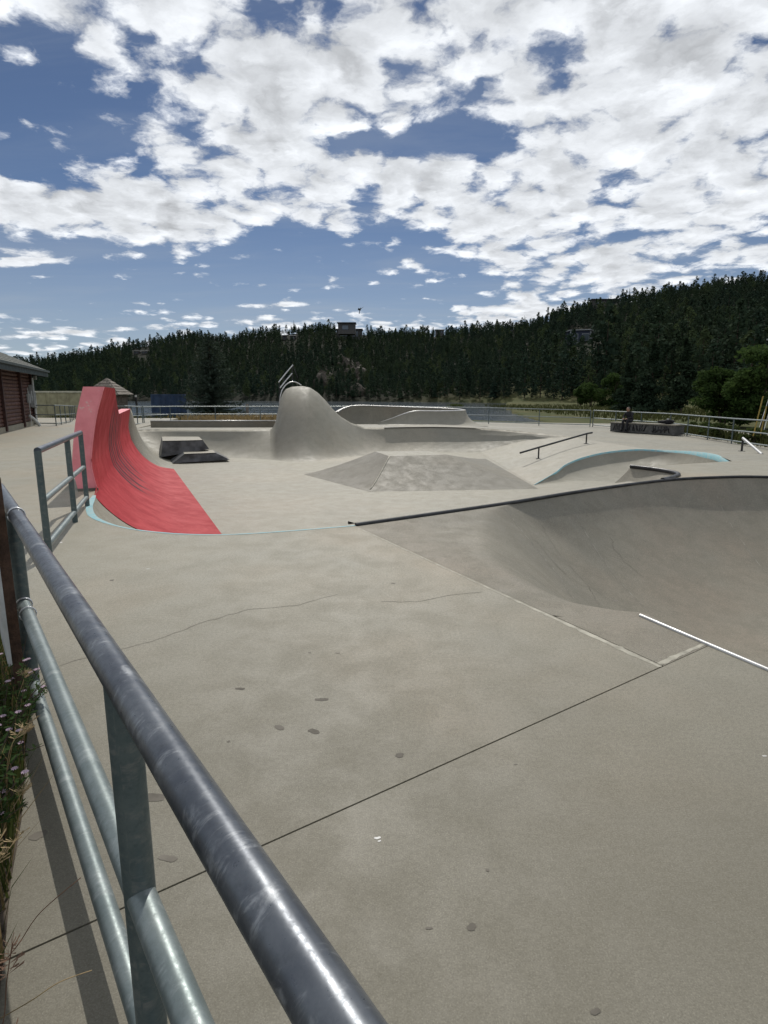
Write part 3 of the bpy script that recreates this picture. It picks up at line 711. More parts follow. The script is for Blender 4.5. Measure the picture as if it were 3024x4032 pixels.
# ------------------------------------------------------------------ red quarter pipe wall
def red_wall():
    v, O0, O1 = RV, RO0, RO1
    org = (-4.8, 9.76, 0)
    root = empty('red_quarter_pipe', org, 'tall red painted quarter pipe wall with black skid marks', 'quarter pipe')
    def oz(z): return float(np.interp(z, _zs[:, 0], _zs[:, 1]))
    zz = list(np.linspace(1.68, 0, 26))+[-1.1*float(np.interp(w, _ws[:, 0], _ws[:, 1])) for w in np.linspace(0, 1, 30)[1:]]
    near = np.array([red_pt(0, z) for z in zz]); far = np.array([red_pt(1, z) for z in zz])
    i_low = int(np.argmin([abs(z-1.08) for z in zz]))
    SP_ = .5
    def smax(z): return .20+.30*min(1, max(0, (1.68-z)/.6))
    def grid(u, lo):
        rows = []; UV = []
        for s in u:
            r = []
            for z in zz[lo:]:
                s_ = s if s > SP_ or (s == SP_ and lo) else s/SP_*smax(z)+red_s0(z)*max(0, 1-s/.18)
                q = red_pt(s_, z); r.append((q[0], q[1], q[2]+(.006 if z < 0 else 0))); UV.append((s_, (z+1.1)/2.8))
            rows.append(r)
        V, Fc = loft(rows); return V, Fc, UV
    u = np.linspace(SP_, 1, 60); V, Fc, UV = grid(u, i_low); mk('riding_face', rel(V, org), Fc, 'red_paint', root, True, UV)
    u = np.linspace(0, SP_, 44); V, Fc, UV = grid(u, 0); mk('riding_face', rel(V, org), Fc, 'red_paint', root, True, UV)
    T = .34
    def back(P, s, z):
        O = O0*(1-s)+O1*s; b = O-v*(T-.06+.0*z)+v*oz(z)*.9; return (b[0], b[1], z)
    def face(name, pts, mat): return mk(name, rel(pts, org), [tuple(range(len(pts)))], mat, root)
    # near end: strip between riding edge and back edge
    rows = [[tuple(near[i]), back(near, 0, zz[i])] for i in range(26)]
    V, Fc = loft(rows); mk('near_end', rel(V, org), [f[::-1] for f in Fc], 'pink_paint', root, True)
    e = [tuple(near[i]) for i in range(0, 26)]
    VV, FF, U = tube([(q[0], q[1]-.004, q[2]) for q in e], .010, 6); mk('worn_edge', rel(VV, org), FF, 'chip_white' if False else 'pink_paint', root, True)
    for s0, s1, i in ((0, .20, 0), (SP_, 1, i_low)):
        p = [near[i]*(1-s0)+far[i]*s0, near[i]*(1-s1)+far[i]*s1]
        face('top_cap', [tuple(p[0]), tuple(p[1]), back(0, s1, zz[i]), back(0, s0, zz[i])], 'pink_paint')
        rows = [[back(0, s if (s == s0 or i) else smax(zz[j]), zz[j]) for j in range(i, 26)] for s in (s0, s1)]
        V, Fc = loft(rows); mk('back_wall', rel(V, org), Fc, 'concrete_far', root, True)
    # step between tall and low part, and far end
    rows = [[red_pt(smax(zz[i]), zz[i]), back(0, smax(zz[i]), zz[i])] for i in range(0, i_low+1)]
    V, Fc = loft(rows); mk('step_end', rel(V, org), Fc, 'red_paint_flat', root, True)
    rows = [[tuple(far[i]), back(0, 1, zz[i])] for i in range(i_low, 26)]
    V, Fc = loft(rows); mk('far_end', rel(V, org), Fc, 'concrete_far', root, True)
    # dark strip along the foot of the end face
    a = near[25]; b = back(0, 0, 0); V, Fc = boxv(((a[0]+b[0])/2+.01, (a[1]+b[1])/2-.015, .02), (np.hypot(a[0]-b[0], a[1]-b[1])+.02, .02, .045), math.atan2(a[1]-b[1], a[0]-b[0]))
    mk('dark_foot', rel(V, org), Fc, 'stain_dark', root)
red_wall()

# ------------------------------------------------------------------ hump rails
def hump_rails():
    o = YP(1100, 1640, 29.4); root = empty('hump_railing', o, 'three short steel rails climbing the top of the concrete hump', 'rail')
    L = [[YP(1097, 1505, 29.6), YP(1125, 1470, 29.9), YP(1153, 1437, 30.2)], [YP(1103, 1527, 29.5), YP(1126, 1498, 29.8), YP(1150, 1470, 30.1)]]
    for l in L: pipe('rail', l, .03, 'steel_bright', root, 8, o)
    arc = spline([YP(1100, 1590, 29.2), YP(1105, 1556, 29.2), YP(1113, 1532, 29.3), YP(1130, 1512, 29.5), YP(1152, 1503, 29.7), YP(1172, 1508, 29.9), YP(1186, 1517, 30.0)], 6)
    pipe('rail', arc, .028, 'steel_bright', root, 8, o)
    for (a, b) in ((YP(1100, 1507, 29.6), YP(1100, 1650, 29.6)), (YP(1151, 1440, 30.2), YP(1152, 1560, 30.2)), (YP(1118, 1478, 29.85), YP(1120, 1580, 29.85))):
        pipe('post', [a, b], .025, 'steel_dark', root, 8, o)
    pipe('brace', [YP(1153, 1440, 30.2), YP(1172, 1488, 30.3)], .022, 'steel_dark', root, 8, o)
hump_rails()

# ------------------------------------------------------------------ raised bowl on the far deck
def raised():
    o = (3.5, 34, 0); root = empty('raised_bowl', o, 'oval raised concrete bowl wall with pale rim on the far deck', 'skate bowl')
    R = [(1318, 1622, 35.6), (1345, 1607, 36.4), (1392, 1597, 36.8), (1500, 1599, 37), (1620, 1603, 37), (1740, 1607, 36.6), (1808, 1610.5, 35.8), (1834, 1614, 34.6), (1806, 1617, 33.6), (1720, 1619, 33.1), (1640, 1619, 32.9), (1590, 1630, 32.9), (1540, 1648, 33.0), (1490, 1664, 33.2)]
    rim = spline([YP(*q) for q in R], 8); c = np.mean(rim[:, :2], axis=0)
    inn, out = [], []
    for q in rim:
        d = np.array(q[:2])-c; L = np.linalg.norm(d); d /= L
        zb = float(zd(q[0], q[1])); hgt = max(.02, q[2]-zb)
        inn.append([(q[0]-d[0]*.18-d[0]*hgt*.55*(1-math.cos(s*math.pi/2)), q[1]-d[1]*.18-d[1]*hgt*.55*(1-math.cos(s*math.pi/2)), q[2]-(q[2]-zb+.01)*math.sin(s*math.pi/2)) for s in np.linspace(0, 1, 9)])
        out.append([(q[0]+d[0]*hgt*1.5*(s**1.5), q[1]+d[1]*hgt*1.5*(s**1.5), q[2]-(q[2]-zb+.01)*(1-(1-s)**2)) for s in np.linspace(0, 1, 9)])
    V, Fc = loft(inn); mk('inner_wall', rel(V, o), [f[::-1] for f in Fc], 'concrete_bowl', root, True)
    V, Fc = loft(out); mk('outer_bank', rel(V, o), Fc, 'concrete_far', root, True)
    V, Fc = loft([[tuple(a[0]), tuple(b[0])] for a, b in zip(inn, out)]); mk('rim_top', rel(V, o), [f[::-1] for f in Fc], 'lip_white', root, True)
    VV, FF, U = tube([tuple(a[0]) for a in inn], .035, 8); mk('coping_pipe', rel(VV, o), FF, 'steel_bright', root, True)
raised()
# long low ledge on the far deck, left
def low_ledge():
    a = np.array(ZP(594, 1683)); b = np.array(ZP(1085, 1682)); a[1] -= .0
    o = tuple(a); root = empty('long_ledge', o, 'long low concrete ledge with a pale steel edge left of the hump', 'ledge')
    dv = np.array((.12, .8, 0)); hh = np.array((0, 0, .31))
    V = [a, b, b+dv, a+dv]; V = V+[q+hh for q in V]
    V = rel(V, o)
    mk('body', V, [(0, 1, 5, 4), (1, 2, 6, 5), (2, 3, 7, 6), (3, 0, 4, 7)], 'concrete_bowl', root)
    mk('top', V, [(4, 5, 6, 7)], 'lip_white', root)
    VV, FF, U = tube([V[4], V[5]], .03, 8); mk('edge_steel', VV, FF, 'steel_bright', root, True)
low_ledge()

# ------------------------------------------------------------------ grind rails
def grind(pts_top, posts, label, mat, r=.035):
    o = posts[0][0]; root = empty('grind_rail', o, label, 'grind rail')
    pipe('rail', pts_top, r, mat, root, 10, o)
    for b, t in posts:
        pipe('post', [b, t], r*.8, 'steel_dark', root, 10, o)
        V, Fc = boxv((b[0]-o[0], b[1]-o[1], b[2]-o[2]+.008), (.16, .12, .012)); mk('base_plate', V, Fc, 'steel_dark', root)
b1 = (5.75, 22.2); b2 = (8.0, 23.7); z1 = float(zslope(*b1)); z2 = float(zslope(*b2))
d = np.array((b2[0]-b1[0], b2[1]-b1[1])); tz = (z2-z1)
q0 = (b1[0]-d[0]*.36, b1[1]-d[1]*.36, z1+.42-tz*.36); q1 = (b2[0]+d[0]*.12, b2[1]+d[1]*.12, z2+.40+tz*.06)
grind([q0, (b1[0], b1[1], z1+.42), (b2[0], b2[1], z2+.40), q1], [((b1[0], b1[1], z1), (b1[0], b1[1], z1+.42)), ((b2[0], b2[1], z2), (b2[0], b2[1], z2+.40))], 'dark steel grind rail running down the slope beside the far bank', 'steel_dark')
za = float(zd(10.6, 17)); pa = ZP(2920, 1777, -.12); pb = ZP(2990, 1792, -.12)
za = float(zd(pa[0], pa[1])); zb = float(zd(pb[0], pb[1])); pa = ZP(2920, 1777, za); pb = ZP(3000, 1794, zb)
grind([(pa[0], pa[1], za+.40), (pb[0], pb[1], zb+.03)], [((pa[0], pa[1], za), (pa[0], pa[1], za+.39))], 'short bright steel grind rail slanting to the ground near the right fence', 'steel_bright', .04)

# ------------------------------------------------------------------ railings
def railing(name, pts, label, cat='railing', posts=None, h=1.05, r=.031, mats=('pipe_worn', 'pipe_galv', 'pipe_galv', 'pipe_post'), hz=(.985, .53, .12), spacing=2.3, group=None, drop=0.0, n=14):
    p = [np.array(q, float) for q in pts]; o = tuple(p[0])
    root = empty(name, o, label, cat, group)
    for nm, zz, m in zip(('top_rail', 'middle_rail', 'bottom_rail'), hz, mats):
        pipe(nm, [(q[0], q[1], q[2]+zz*h) for q in p], r*(1.0 if zz > .9 else .93), m, root, n, o)
    if posts is None:
        posts = []
        for a, b in zip(p[:-1], p[1:]):
            L = np.linalg.norm((b-a)[:2]); m = max(1, round(L/spacing))
            posts += [a+(b-a)*i/m for i in range(m)]
        posts.append(p[-1])
    for q in posts:
        pipe('post', [(q[0], q[1], q[2]-.02), (q[0], q[1], q[2]+hz[0]*h)], r*1.0, mats[3], root, n, o)
    return root
rdir = np.array((-1.27+.05, 2.10-.43)); rdir /= np.linalg.norm(rdir); r0 = np.array((-.5, 1.05))
pt = lambda s: (r0[0]+rdir[0]*s, r0[1]+rdir[1]*s, 0)
railing('pipe_railing', [pt(-2.4), pt(-1.0), pt(0), pt(1), pt(2), pt(2.95)], 'scuffed pipe railing beside the weedy bed with a wooden sign post wired to it', posts=[pt(-1.95), pt(0), pt(2.15)], h=1.035, r=.031, n=32)
q0 = np.array((-3.26, 5.62, 0)); q2 = np.array((-4.22, 8.35, 0)); qd = (q2-q0)/np.linalg.norm(q2-q0)
q1 = q0+qd*1.72
rb = railing('pipe_railing', [q0+qd*.0, q2], 'short galvanised pipe railing ending at the red quarter pipe wall', posts=[q0, q1, q2], h=1.05, r=.032, n=24)
V, Fc, U = tube([tuple(q0+np.array((0, 0, 1.034))-q0), tuple(np.array((0, 0, 1.034))+qd*.004)], .034, 16)
# far fences
fm = ('pipe_far', 'pipe_far', 'pipe_far', 'pipe_post')
gz = lambda x, y: float(zd(x, y))
railing('fence', [(-18.3, 31.2, 0), (-16.7, 30.7, 0), (-18.2, 35.0, -.1), (-20.2, 39.5, -.2), (-14.6, 39.5, -.2)], 'pipe fence standing between the log building and the tan container', h=1.05, r=.027, mats=fm, n=8, spacing=1.6)
railing('fence', [(-12.55, 29.3, 0), (-13.6, 34.0, -.15)], 'short pipe fence between the red wall end and the blue container', h=1.05, r=.027, mats=fm, n=8, spacing=1.6)
railing('fence', [(-13.6, 34.2, -.15), (-13.5, 38.2, -.2), (-5, 38.3, gz(-5, 38)), (0.5, 38.6, gz(.5, 38)), (6.8, 39.2, gz(6.8, 39)), (13.2, 38.6, gz(13.2, 38))], 'long pipe fence between the far deck and the lake', h=1.05, r=.027, mats=fm, n=8, spacing=3.2)
railing('fence', [(13.3, 38.4, -.45), (15.0, 31.6, -.45), (14.5, 25, -.45), (14.2, 21.4, -.42), (14.0, 16.5, -.1)], 'pipe fence along the weeds behind the graffiti bench', h=1.05, r=.028, mats=fm, n=8, spacing=2.6)

# wooden sign post wired to the railing
def sign():
    c = np.array(pt(2.02)); nrm = np.array((-rdir[1], rdir[0], 0)); nrm = nrm if nrm[0] < 0 else -nrm
    c = c+nrm*.062
    o = (c[0], c[1], 0); root = empty('wooden_sign', o, 'weathered wooden sign post with a pale board wired to the scuffed railing', 'sign')
    a = math.atan2(rdir[1], rdir[0])
    V, Fc = boxv((0, 0, .60), (.09, .045, 1.18), a); mk('post', V, Fc, 'bark_post', root)
    b = nrm*.034; V, Fc = boxv((b[0]+rdir[0]*.08, b[1]+rdir[1]*.08, .72), (.42, .016, .75), a); mk('board', V, Fc, 'sign_white', root)
    for z, ds in ((1.02, -.06), (1.02, -.075), (.55, -.06), (.55, .09), (.55, .10)):
        pts = []
        for i in range(15):
            t = 2*math.pi*i/14; off = nrm*-.062+nrm*(.0345*math.cos(t))
            pts.append((off[0]+rdir[0]*ds, off[1]+rdir[1]*ds, z+.0345*math.sin(t)))
        VV, FF, U = tube(pts, .0035, 6); mk('wire_tie', VV, FF, 'wire', root, True)
sign()

# ------------------------------------------------------------------ ground, lake and hills
ridge_px = [(-700, 1470), (-300, 1440), (140, 1412), (300, 1395), (450, 1362), (640, 1330), (770, 1303), (930, 1325), (945, 1315), (960, 1306), (1130, 1290), (1280, 1275), (1385, 1285), (1510, 1303), (1730, 1298), (1910, 1275), (2080, 1265), (2190, 1215), (2370, 1170), (2550, 1140), (2730, 1110), (3024, 1075), (3400, 1030), (4200, 980)]
def azi(x): return math.atan2((x-1512)/F*1.0, CP-.0+(2016-HOR)/F*SP)
RT = np.array([azi(x) for x, y in ridge_px])
RE = np.array([(-SP+(2016-y)/F*CP)/(CP+(2016-y)/F*SP) for x, y in ridge_px])
T2 = np.radians([-80, -35, -14, -10, 0, 10, 16, 22, 33, 80])
DR = np.array([520, 500, 480, 400, 400, 380, 360, 340, 330, 330.]); DB = np.array([270, 265, 255, 235, 215, 185, 150, 125, 110, 100.])
LAKE = -.8
def hill(th, r):
    e = np.interp(th, RT, RE); dr = np.interp(th, T2, DR); db = np.interp(th, T2, DB)
    top = CH+e*dr*np.maximum(np.cos(th), .4)-3.6
    s = np.clip((r-db)/(dr-db), 0, 1)
    base = np.where(np.abs(th) < 2, LAKE+.6, -.5)
    z = base+(top-base)*(.75*s+.25*s*s)
    z = np.where(r > dr, top-(r-dr)*.22, z)
    return z
def shore_x(y): return np.interp(y, [0, 40, 55, 75, 110, 150, 260], [30, 14, 14, 16, 22, 30, 60])
def terr(x, y):
    r = np.hypot(x, y); th = np.arctan2(x, y)
    g0 = zd(x, np.clip(y, -5, 45))-.16
    g0 = np.where(y < 10, -.16, g0)
    # falls to the lake behind the fence
    lakeside = sm(50, 58, y+.1*np.abs(x))*(1-sm(0, 5, x-shore_x(y)))
    z = g0+(LAKE-1.6-g0)*lakeside
    z = np.where(x > shore_x(y), g0-.1+.5*sm(60, 120, r), z)
    park = in_poly(x, y, [(-26, 41), (-27, 22), (-16, 7.5), (-8, -3), (17, -8), (17.5, 41)])
    z = np.where(park, -2.6, z)
    f = np.abs(th) < math.radians(85)
    db = np.interp(th, T2, DB); hl = hill(th, r)
    w = sm(0, 12, r-db+6)*f
    z = z*(1-w)+np.where(f, hl, z)*w
    return z
def terrain():
    th = np.r_[np.linspace(-180, -60, 31)[:-1], np.linspace(-60, 60, 241), np.linspace(60, 180, 31)[1:]]
    th = np.radians(th); r = np.r_[.5, np.linspace(3, 70, 95), np.geomspace(71, 650, 95), 900, 1400, 2400]
    Rr, Th = np.meshgrid(r, th, indexing='ij'); X = Rr*np.sin(Th); Y = Rr*np.cos(Th); Zz = terr(X, Y)
    nt = len(th); V = np.column_stack([X.ravel(), Y.ravel(), Zz.ravel()])
    Fc = [(i*nt+j, i*nt+j+1, (i+1)*nt+j+1, (i+1)*nt+j)[::-1] for i in range(len(r)-1) for j in range(nt-1)]
    structure(mk('ground', V, Fc, 'terrain', None, True))
terrain()
def lake():
    th = np.radians(np.linspace(-75, 40, 60)); V = []; Fc = []
    for i, t in enumerate(th):
        a0 = 47/max(.35, math.cos(t)); V += [(a0*math.sin(t), a0*math.cos(t), LAKE), (330*math.sin(t), 330*math.cos(t), LAKE)]
    for i in range(len(th)-1): Fc.append((2*i, 2*i+1, 2*i+3, 2*i+2)[::-1])
    structure(mk('lake', V, Fc, 'water'))
lake()

# ------------------------------------------------------------------ trees
def conifer_mesh(seed, H=10.0, w=2.1, tiers=11, blades=9, narrow=1.0, clump=False):
    r = random.Random(seed); V, Fc = [], []
    def blade(z, a, L, wd, droop, lift=0.0):
        ca, sa = math.cos(a), math.sin(a); b = len(V)
        zt = z-droop*L
        V.extend([(ca*.05, sa*.05, z+.18*L), (ca*L*.55-sa*wd, sa*L*.55+ca*wd, z-droop*L*.45-.05*L), (ca*L*.55+sa*wd, sa*L*.55-ca*wd, z-droop*L*.45-.05*L), (ca*L, sa*L, zt+lift), (ca*L*.5, sa*L*.5, z+.10*L), (ca*L*.35, sa*L*.35, z-.22*L-droop*L*.3)])
        Fc.extend([(b, b+1, b+4), (b, b+4, b+2), (b+1, b+3, b+4), (b+4, b+3, b+2), (b, b+5, b+3)])
    for t in range(tiers):
        f = t/(tiers-1); z = H*(.10+.86*f)
        rad = w*narrow*((1-f)**.85)*r.uniform(.8, 1.15)+.12
        if clump: rad = w*(math.sin(math.pi*min(1, .12+f*.86))**.7)*r.uniform(.6, 1.1)+.15
        if clump and f < .2: rad *= .4
        n = max(4, int(blades*(1-.45*f))); a0 = r.random()*6.28
        for i in range(n):
            a = a0+2*math.pi*i/n+r.uniform(-.3, .3); L = rad*r.uniform(.62, 1.15)
            blade(z+r.uniform(-.25, .25)*H/tiers, a, L, L*r.uniform(.26, .42), r.uniform(.1, .45) if not clump else r.uniform(-.25, .25))
    b = len(V); V.append((0, 0, H*1.03)); 
    for i in range(5): V.append((.14*math.cos(i*1.26), .14*math.sin(i*1.26), H*.90))
    for i in range(5): Fc.append((b, b+1+i, b+1+(i+1) % 5))
    return V, Fc
def trunk_mesh(H, r):
    V, Fc, U = tube([(0, 0, -1.5), (0, 0, H*.5), (0, 0, H*.9)], [r, r*.6, r*.15], 6); return V, Fc
leafmat('pine_light', (.050, .074, .034), (.068, .092, .040), .18, .03)
def mesh_of(name, VF, mat, smooth=False):
    me = bpy.data.meshes.new(name); me.from_pydata([tuple(v) for v in VF[0]], [], VF[1]); me.materials.append(MATS[mat]); me.update(); return me
def round_pine(seed, H=10.0, w=1.7, n=380):
    r = random.Random(seed); V, Fc = [], []; lobes = []
    for i in range(9):
        f = .12+.84*i/8; R_ = w*(math.sin(math.pi*min(.98, .20+f*.74))**.75)*r.uniform(.75, 1.1); a = r.random()*6.28; q = R_*r.uniform(.1, .45)
        lobes.append(((q*math.cos(a), q*math.sin(a), H*f), R_*.72, H*.085))
    for _ in range(n):
        c, rr_, hh_ = r.choice(lobes); u = Vector((r.gauss(0, 1), r.gauss(0, 1), r.gauss(0, 1))).normalized()*(r.random()**.4)
        p = Vector((c[0]+u.x*rr_, c[1]+u.y*rr_, c[2]+u.z*hh_)); a = Vector((r.gauss(0, 1), r.gauss(0, 1), r.gauss(0, .5))).normalized(); b = a.cross(Vector((r.gauss(0, 1), r.gauss(0, 1), r.gauss(0, 1)))).normalized(); s_ = r.uniform(.22, .48); i = len(V)
        V += [p-a*s_, p+b*s_*.7, p+a*s_, p-b*s_*.7]; Fc.append((i, i+1, i+2, i+3))
    return V, Fc
KINDS = []
for i, (w, t) in enumerate([(2.6, 0), (3.0, 0), (2.3, 0), (2.8, 0), (3.6, 0), (2.5, 0), (3.2, 0), (2.2, 13)]):
    KINDS.append((mesh_of('crown', round_pine(30+i, 10, w) if not t else conifer_mesh(30+i, 10, w, t, 10), 'pine_light' if i == 6 else 'pine'), mesh_of('trunk', trunk_mesh(10, .16), 'trunk')))
def proj(x, y, z):
    dep = y*CP-(z-CH)*SP; up = y*SP+(z-CH)*CP
    return 1512+F*x/dep, 2016-F*up/dep, dep
cand = []
CLEAR = [(1325, 1440, 1272, 1330, 16), (2235, 2372, 1303, 1347, 100), (524, 584, 1383, 1392, 40), (1108, 1166, 1322, 1334, 42), (1714, 1750, 1300, 1312, 38), (2330, 2440, 1180, 1200, 22), (2748, 2770, 1210, 1218, 40)]
def forest():
    rs = np.random.default_rng(3); pts = []
    th = rs.uniform(math.radians(-48), math.radians(44), 90000); u = rs.uniform(0, 1, 90000)
    for t, a in zip(th, u):
        db = np.interp(t, T2, DB)+3; dr = np.interp(t, T2, DR)+22
        r = math.sqrt(db*db+(dr*dr-db*db)*a); pts.append((r*math.sin(t), r*math.cos(t), t, r))
    rs.shuffle(pts); grid = {}; out = []
    for (x, y, t, r) in pts:
        md = 1.9+.0022*r+.9*(1-float(sm(130, 240, r)))
        if r > np.interp(t, T2, DR)-10: md *= .55
        # clearings: rocky face below the hilltop house, slope behind the meadow
        sx, sy, _ = proj(x, y, float(hill(t, r)))
        if 1270 < sx < 1420 and 1440 < sy < 1560 and rs.random() < .8: continue
        if any(a-6 < sx < b+6 and y0-4 < sy < y1+ex for (a, b, y0, y1, ex) in CLEAR): continue
        g = (int(x//md), int(y//md)); ok = True
        for i in (-1, 0, 1):
            for j in (-1, 0, 1):
                for q in grid.get((g[0]+i, g[1]+j), ()):
                    if (q[0]-x)**2+(q[1]-y)**2 < md*md: ok = False
        if not ok: continue
        grid.setdefault(g, []).append((x, y)); out.append((x, y, t, r))
    return out
FT = forest(); print('forest trees', len(FT))
info = []
for (x, y, t, r) in FT:
    z = float(hill(t, r)); sc = float(np.clip(RNG.normal(.48, .17), .20, 1.0))*(1.0+.75*float(sm(230, 130, r)) if False else 1.0+.7*(1-float(sm(130, 240, r))))
    if r > np.interp(t, T2, DR)-12: sc *= RNG.uniform(.45, 1.0)
    sx, sy, dep = proj(x, y, z+5); info.append((x, y, z, sc, sc/dep if 0 < sx < 3024 else 0))
order = sorted(range(len(info)), key=lambda i: -info[i][4])
big = set(order[:290])
for n_, i in enumerate(order[:290]):
    x, y, z, sc, _ = info[i]; kd = KINDS[n_ % len(KINDS)]
    o = empty('pine_tree', (x, y, z), 'dark conifer in the front ranks of the forest on the far hillside', 'tree', 'conifers at the foot of the forested hill', random.random()*6.28)
    o.scale = (sc*1.0, sc*1.0, sc*random.uniform(.9, 1.2))
    for me in kd:
        c = bpy.data.objects.new(me.name.split('.')[0], me); COL.objects.link(c); c.parent = o
rest = [info[i] for i in range(len(info)) if i not in big]
def scatter(name, pts, meshes, label, smin, smax, cat='forest'):
    me = bpy.data.meshes.new(name); me.from_pydata([(p[0], p[1], p[2]) for p in pts], [], [])
    at = me.attributes.new('scl', 'FLOAT', 'POINT'); at.data.foreach_set('value', [p[3] for p in pts])
    o = bpy.data.objects.new(name, me); COL.objects.link(o); tag(o, label, cat, None, 'stuff')
    ng = bpy.data.node_groups.new(name, 'GeometryNodeTree')
    ng.interface.new_socket('Geometry', in_out='INPUT', socket_type='NodeSocketGeometry'); ng.interface.new_socket('Geometry', in_out='OUTPUT', socket_type='NodeSocketGeometry')
    nd = ng.nodes; ln = ng.links; gi = nd.new('NodeGroupInput'); go = nd.new('NodeGroupOutput')
    jn = nd.new('GeometryNodeJoinGeometry')
    for src in meshes[::-1]:
        oi = nd.new('GeometryNodeObjectInfo'); oi.inputs[0].default_value = src; oi.inputs['As Instance'].default_value = True
        ln.new(oi.outputs['Geometry'], jn.inputs[0])
    ip = nd.new('GeometryNodeInstanceOnPoints'); ip.inputs['Pick Instance'].default_value = True
    ln.new(gi.outputs[0], ip.inputs['Points']); ln.new(jn.outputs[0], ip.inputs['Instance'])
    ri = nd.new('FunctionNodeRandomValue'); ri.data_type = 'INT'; ri.inputs[4].default_value = 0; ri.inputs[5].default_value = len(meshes)-1
    ln.new(ri.outputs[2], ip.inputs['Instance Index'])
    rv = nd.new('FunctionNodeRandomValue'); rv.data_type = 'FLOAT_VECTOR'; rv.inputs[0].default_value = (0, 0, 0); rv.inputs[1].default_value = (.06, .06, 6.28)
    ln.new(rv.outputs[0], ip.inputs['Rotation'])
    na = nd.new('GeometryNodeInputNamedAttribute'); na.data_type = 'FLOAT'; na.inputs[0].default_value = 'scl'
    ln.new(na.outputs[0], ip.inputs['Scale'])
    ln.new(ip.outputs[0], go.inputs[0])
    md = o.modifiers.new('scatter', 'NODES'); md.node_group = ng
    return o
srcs = []
seen = set()
for ob in bpy.data.objects:
    if ob.type == 'MESH' and ob.name.startswith('crown') and ob.data.name not in seen: seen.add(ob.data.name); srcs.append(ob)
scatter('forest', rest, srcs, 'dense dark conifer forest covering the hills across the lake', .7, 1.3)

def leaf_crown(seed, blobs, n, size, bias=.0):
    r = random.Random(seed); V, Fc = [], []
    for _ in range(n):
        c, rad = r.choice(blobs)
        u = Vector((r.gauss(0, 1), r.gauss(0, 1), r.gauss(0, 1))).normalized()*(r.random()**.45)
        p = Vector((c[0]+u.x*rad[0], c[1]+u.y*rad[1], c[2]+u.z*rad[2]))
        a = Vector((r.gauss(0, 1), r.gauss(0, 1), r.gauss(0, .6))).normalized(); bb = a.cross(Vector((r.gauss(0, 1), r.gauss(0, 1), r.gauss(0, 1)))).normalized()
        s = size*r.uniform(.6, 1.5); i = len(V)
        V += [p-a*s, p+bb*s*.55, p+a*s, p-bb*s*.55]; Fc.append((i, i+1, i+2, i+3))
    return V, Fc
def broad(loc, H, Wd, seed, mat, label, cat, name, group=None, n=5000, size=.16, lobes=11):
    r = random.Random(seed); bl = []
    for i in range(lobes):
        f = r.uniform(.15, .95); rr = Wd*.5*(math.sin(math.pi*min(.97, .18+f*.74))**.8); a = r.random()*6.28; q = r.uniform(.2, .75)*rr
        bl.append(((q*math.cos(a), q*math.sin(a), H*f), (Wd*r.uniform(.14, .24), Wd*r.uniform(.14, .24), H*r.uniform(.10, .17))))
    root = empty(name, loc, label, cat, group)
    mk('crown', *leaf_crown(seed, bl, n, size), mat, root)
    T = []
    for i in range(4):
        a = r.random()*6.28; V, Fc, U = tube([(r.uniform(-.1, .1), r.uniform(-.1, .1), -.3), (.12*Wd*math.cos(a), .12*Wd*math.sin(a), H*.4), (.25*Wd*math.cos(a), .25*Wd*math.sin(a), H*.8)], [.09, .05, .015], 6); T.append((V, Fc))
    mk('trunk', *merge(T), 'trunk', root)
    return root
def spruce():
    loc = YP(838, 1648, 54); H = YP(838, 1305, 54)[2]-loc[2]
    root = empty('spruce_tree', loc, 'large shaggy spruce standing behind the fence beside the blue container', 'tree')
    r = random.Random(5); V, Fc = [], []
    z = .5
    while z < H*.985:
        f = z/H; R = 3.0*(1-f)**.8*(1-.35*max(0, .12-f)/.12)+.12; nb = max(4, int(9*(1-f)+4)); a0 = r.random()*6
        for i in range(nb):
            if r.random() < .10: continue
            a = a0+6.283*i/nb+r.uniform(-.25, .25); L = R*r.uniform(.6, 1.15)+.1; dr = r.uniform(.05, .28)
            m = max(3, int(L/.17))
            for j in range(m):
                t = (j+.6)/m; x = L*t; zz = z-dr*L*t+.35*L*t*t*t*.6
                for kx in range(4):
                    s = r.uniform(.14, .34)*(1.15-.4*t); da = r.uniform(-1.2, 1.2); dx = math.cos(a+da)*s; dy = math.sin(a+da)*s; dz = r.uniform(-.28, .06)*s*2
                    p = (math.cos(a)*x+r.uniform(-.06, .06), math.sin(a)*x+r.uniform(-.06, .06), zz+r.uniform(-.07, .07)); b = len(V); wn = s*.28
                    V += [(p[0]-dy*.25, p[1]+dx*.25, p[2]), (p[0]+dy*.25, p[1]-dx*.25, p[2]), (p[0]+dx, p[1]+dy, p[2]+dz), (p[0]+dx*.5, p[1]+dy*.5, p[2]+dz*.4-wn)]
                    Fc.extend([(b, b+1, b+2), (b, b+2, b+3)])
        z += .24*(1-.4*f)
    mk('crown', V, Fc, 'spruce', root)
    V, Fc, U = tube([(0, 0, -.5), (0, 0, H*.5), (0, 0, H*.97)], [.19, .11, .02], 8); mk('trunk', V, Fc, 'trunk', root)
spruce()
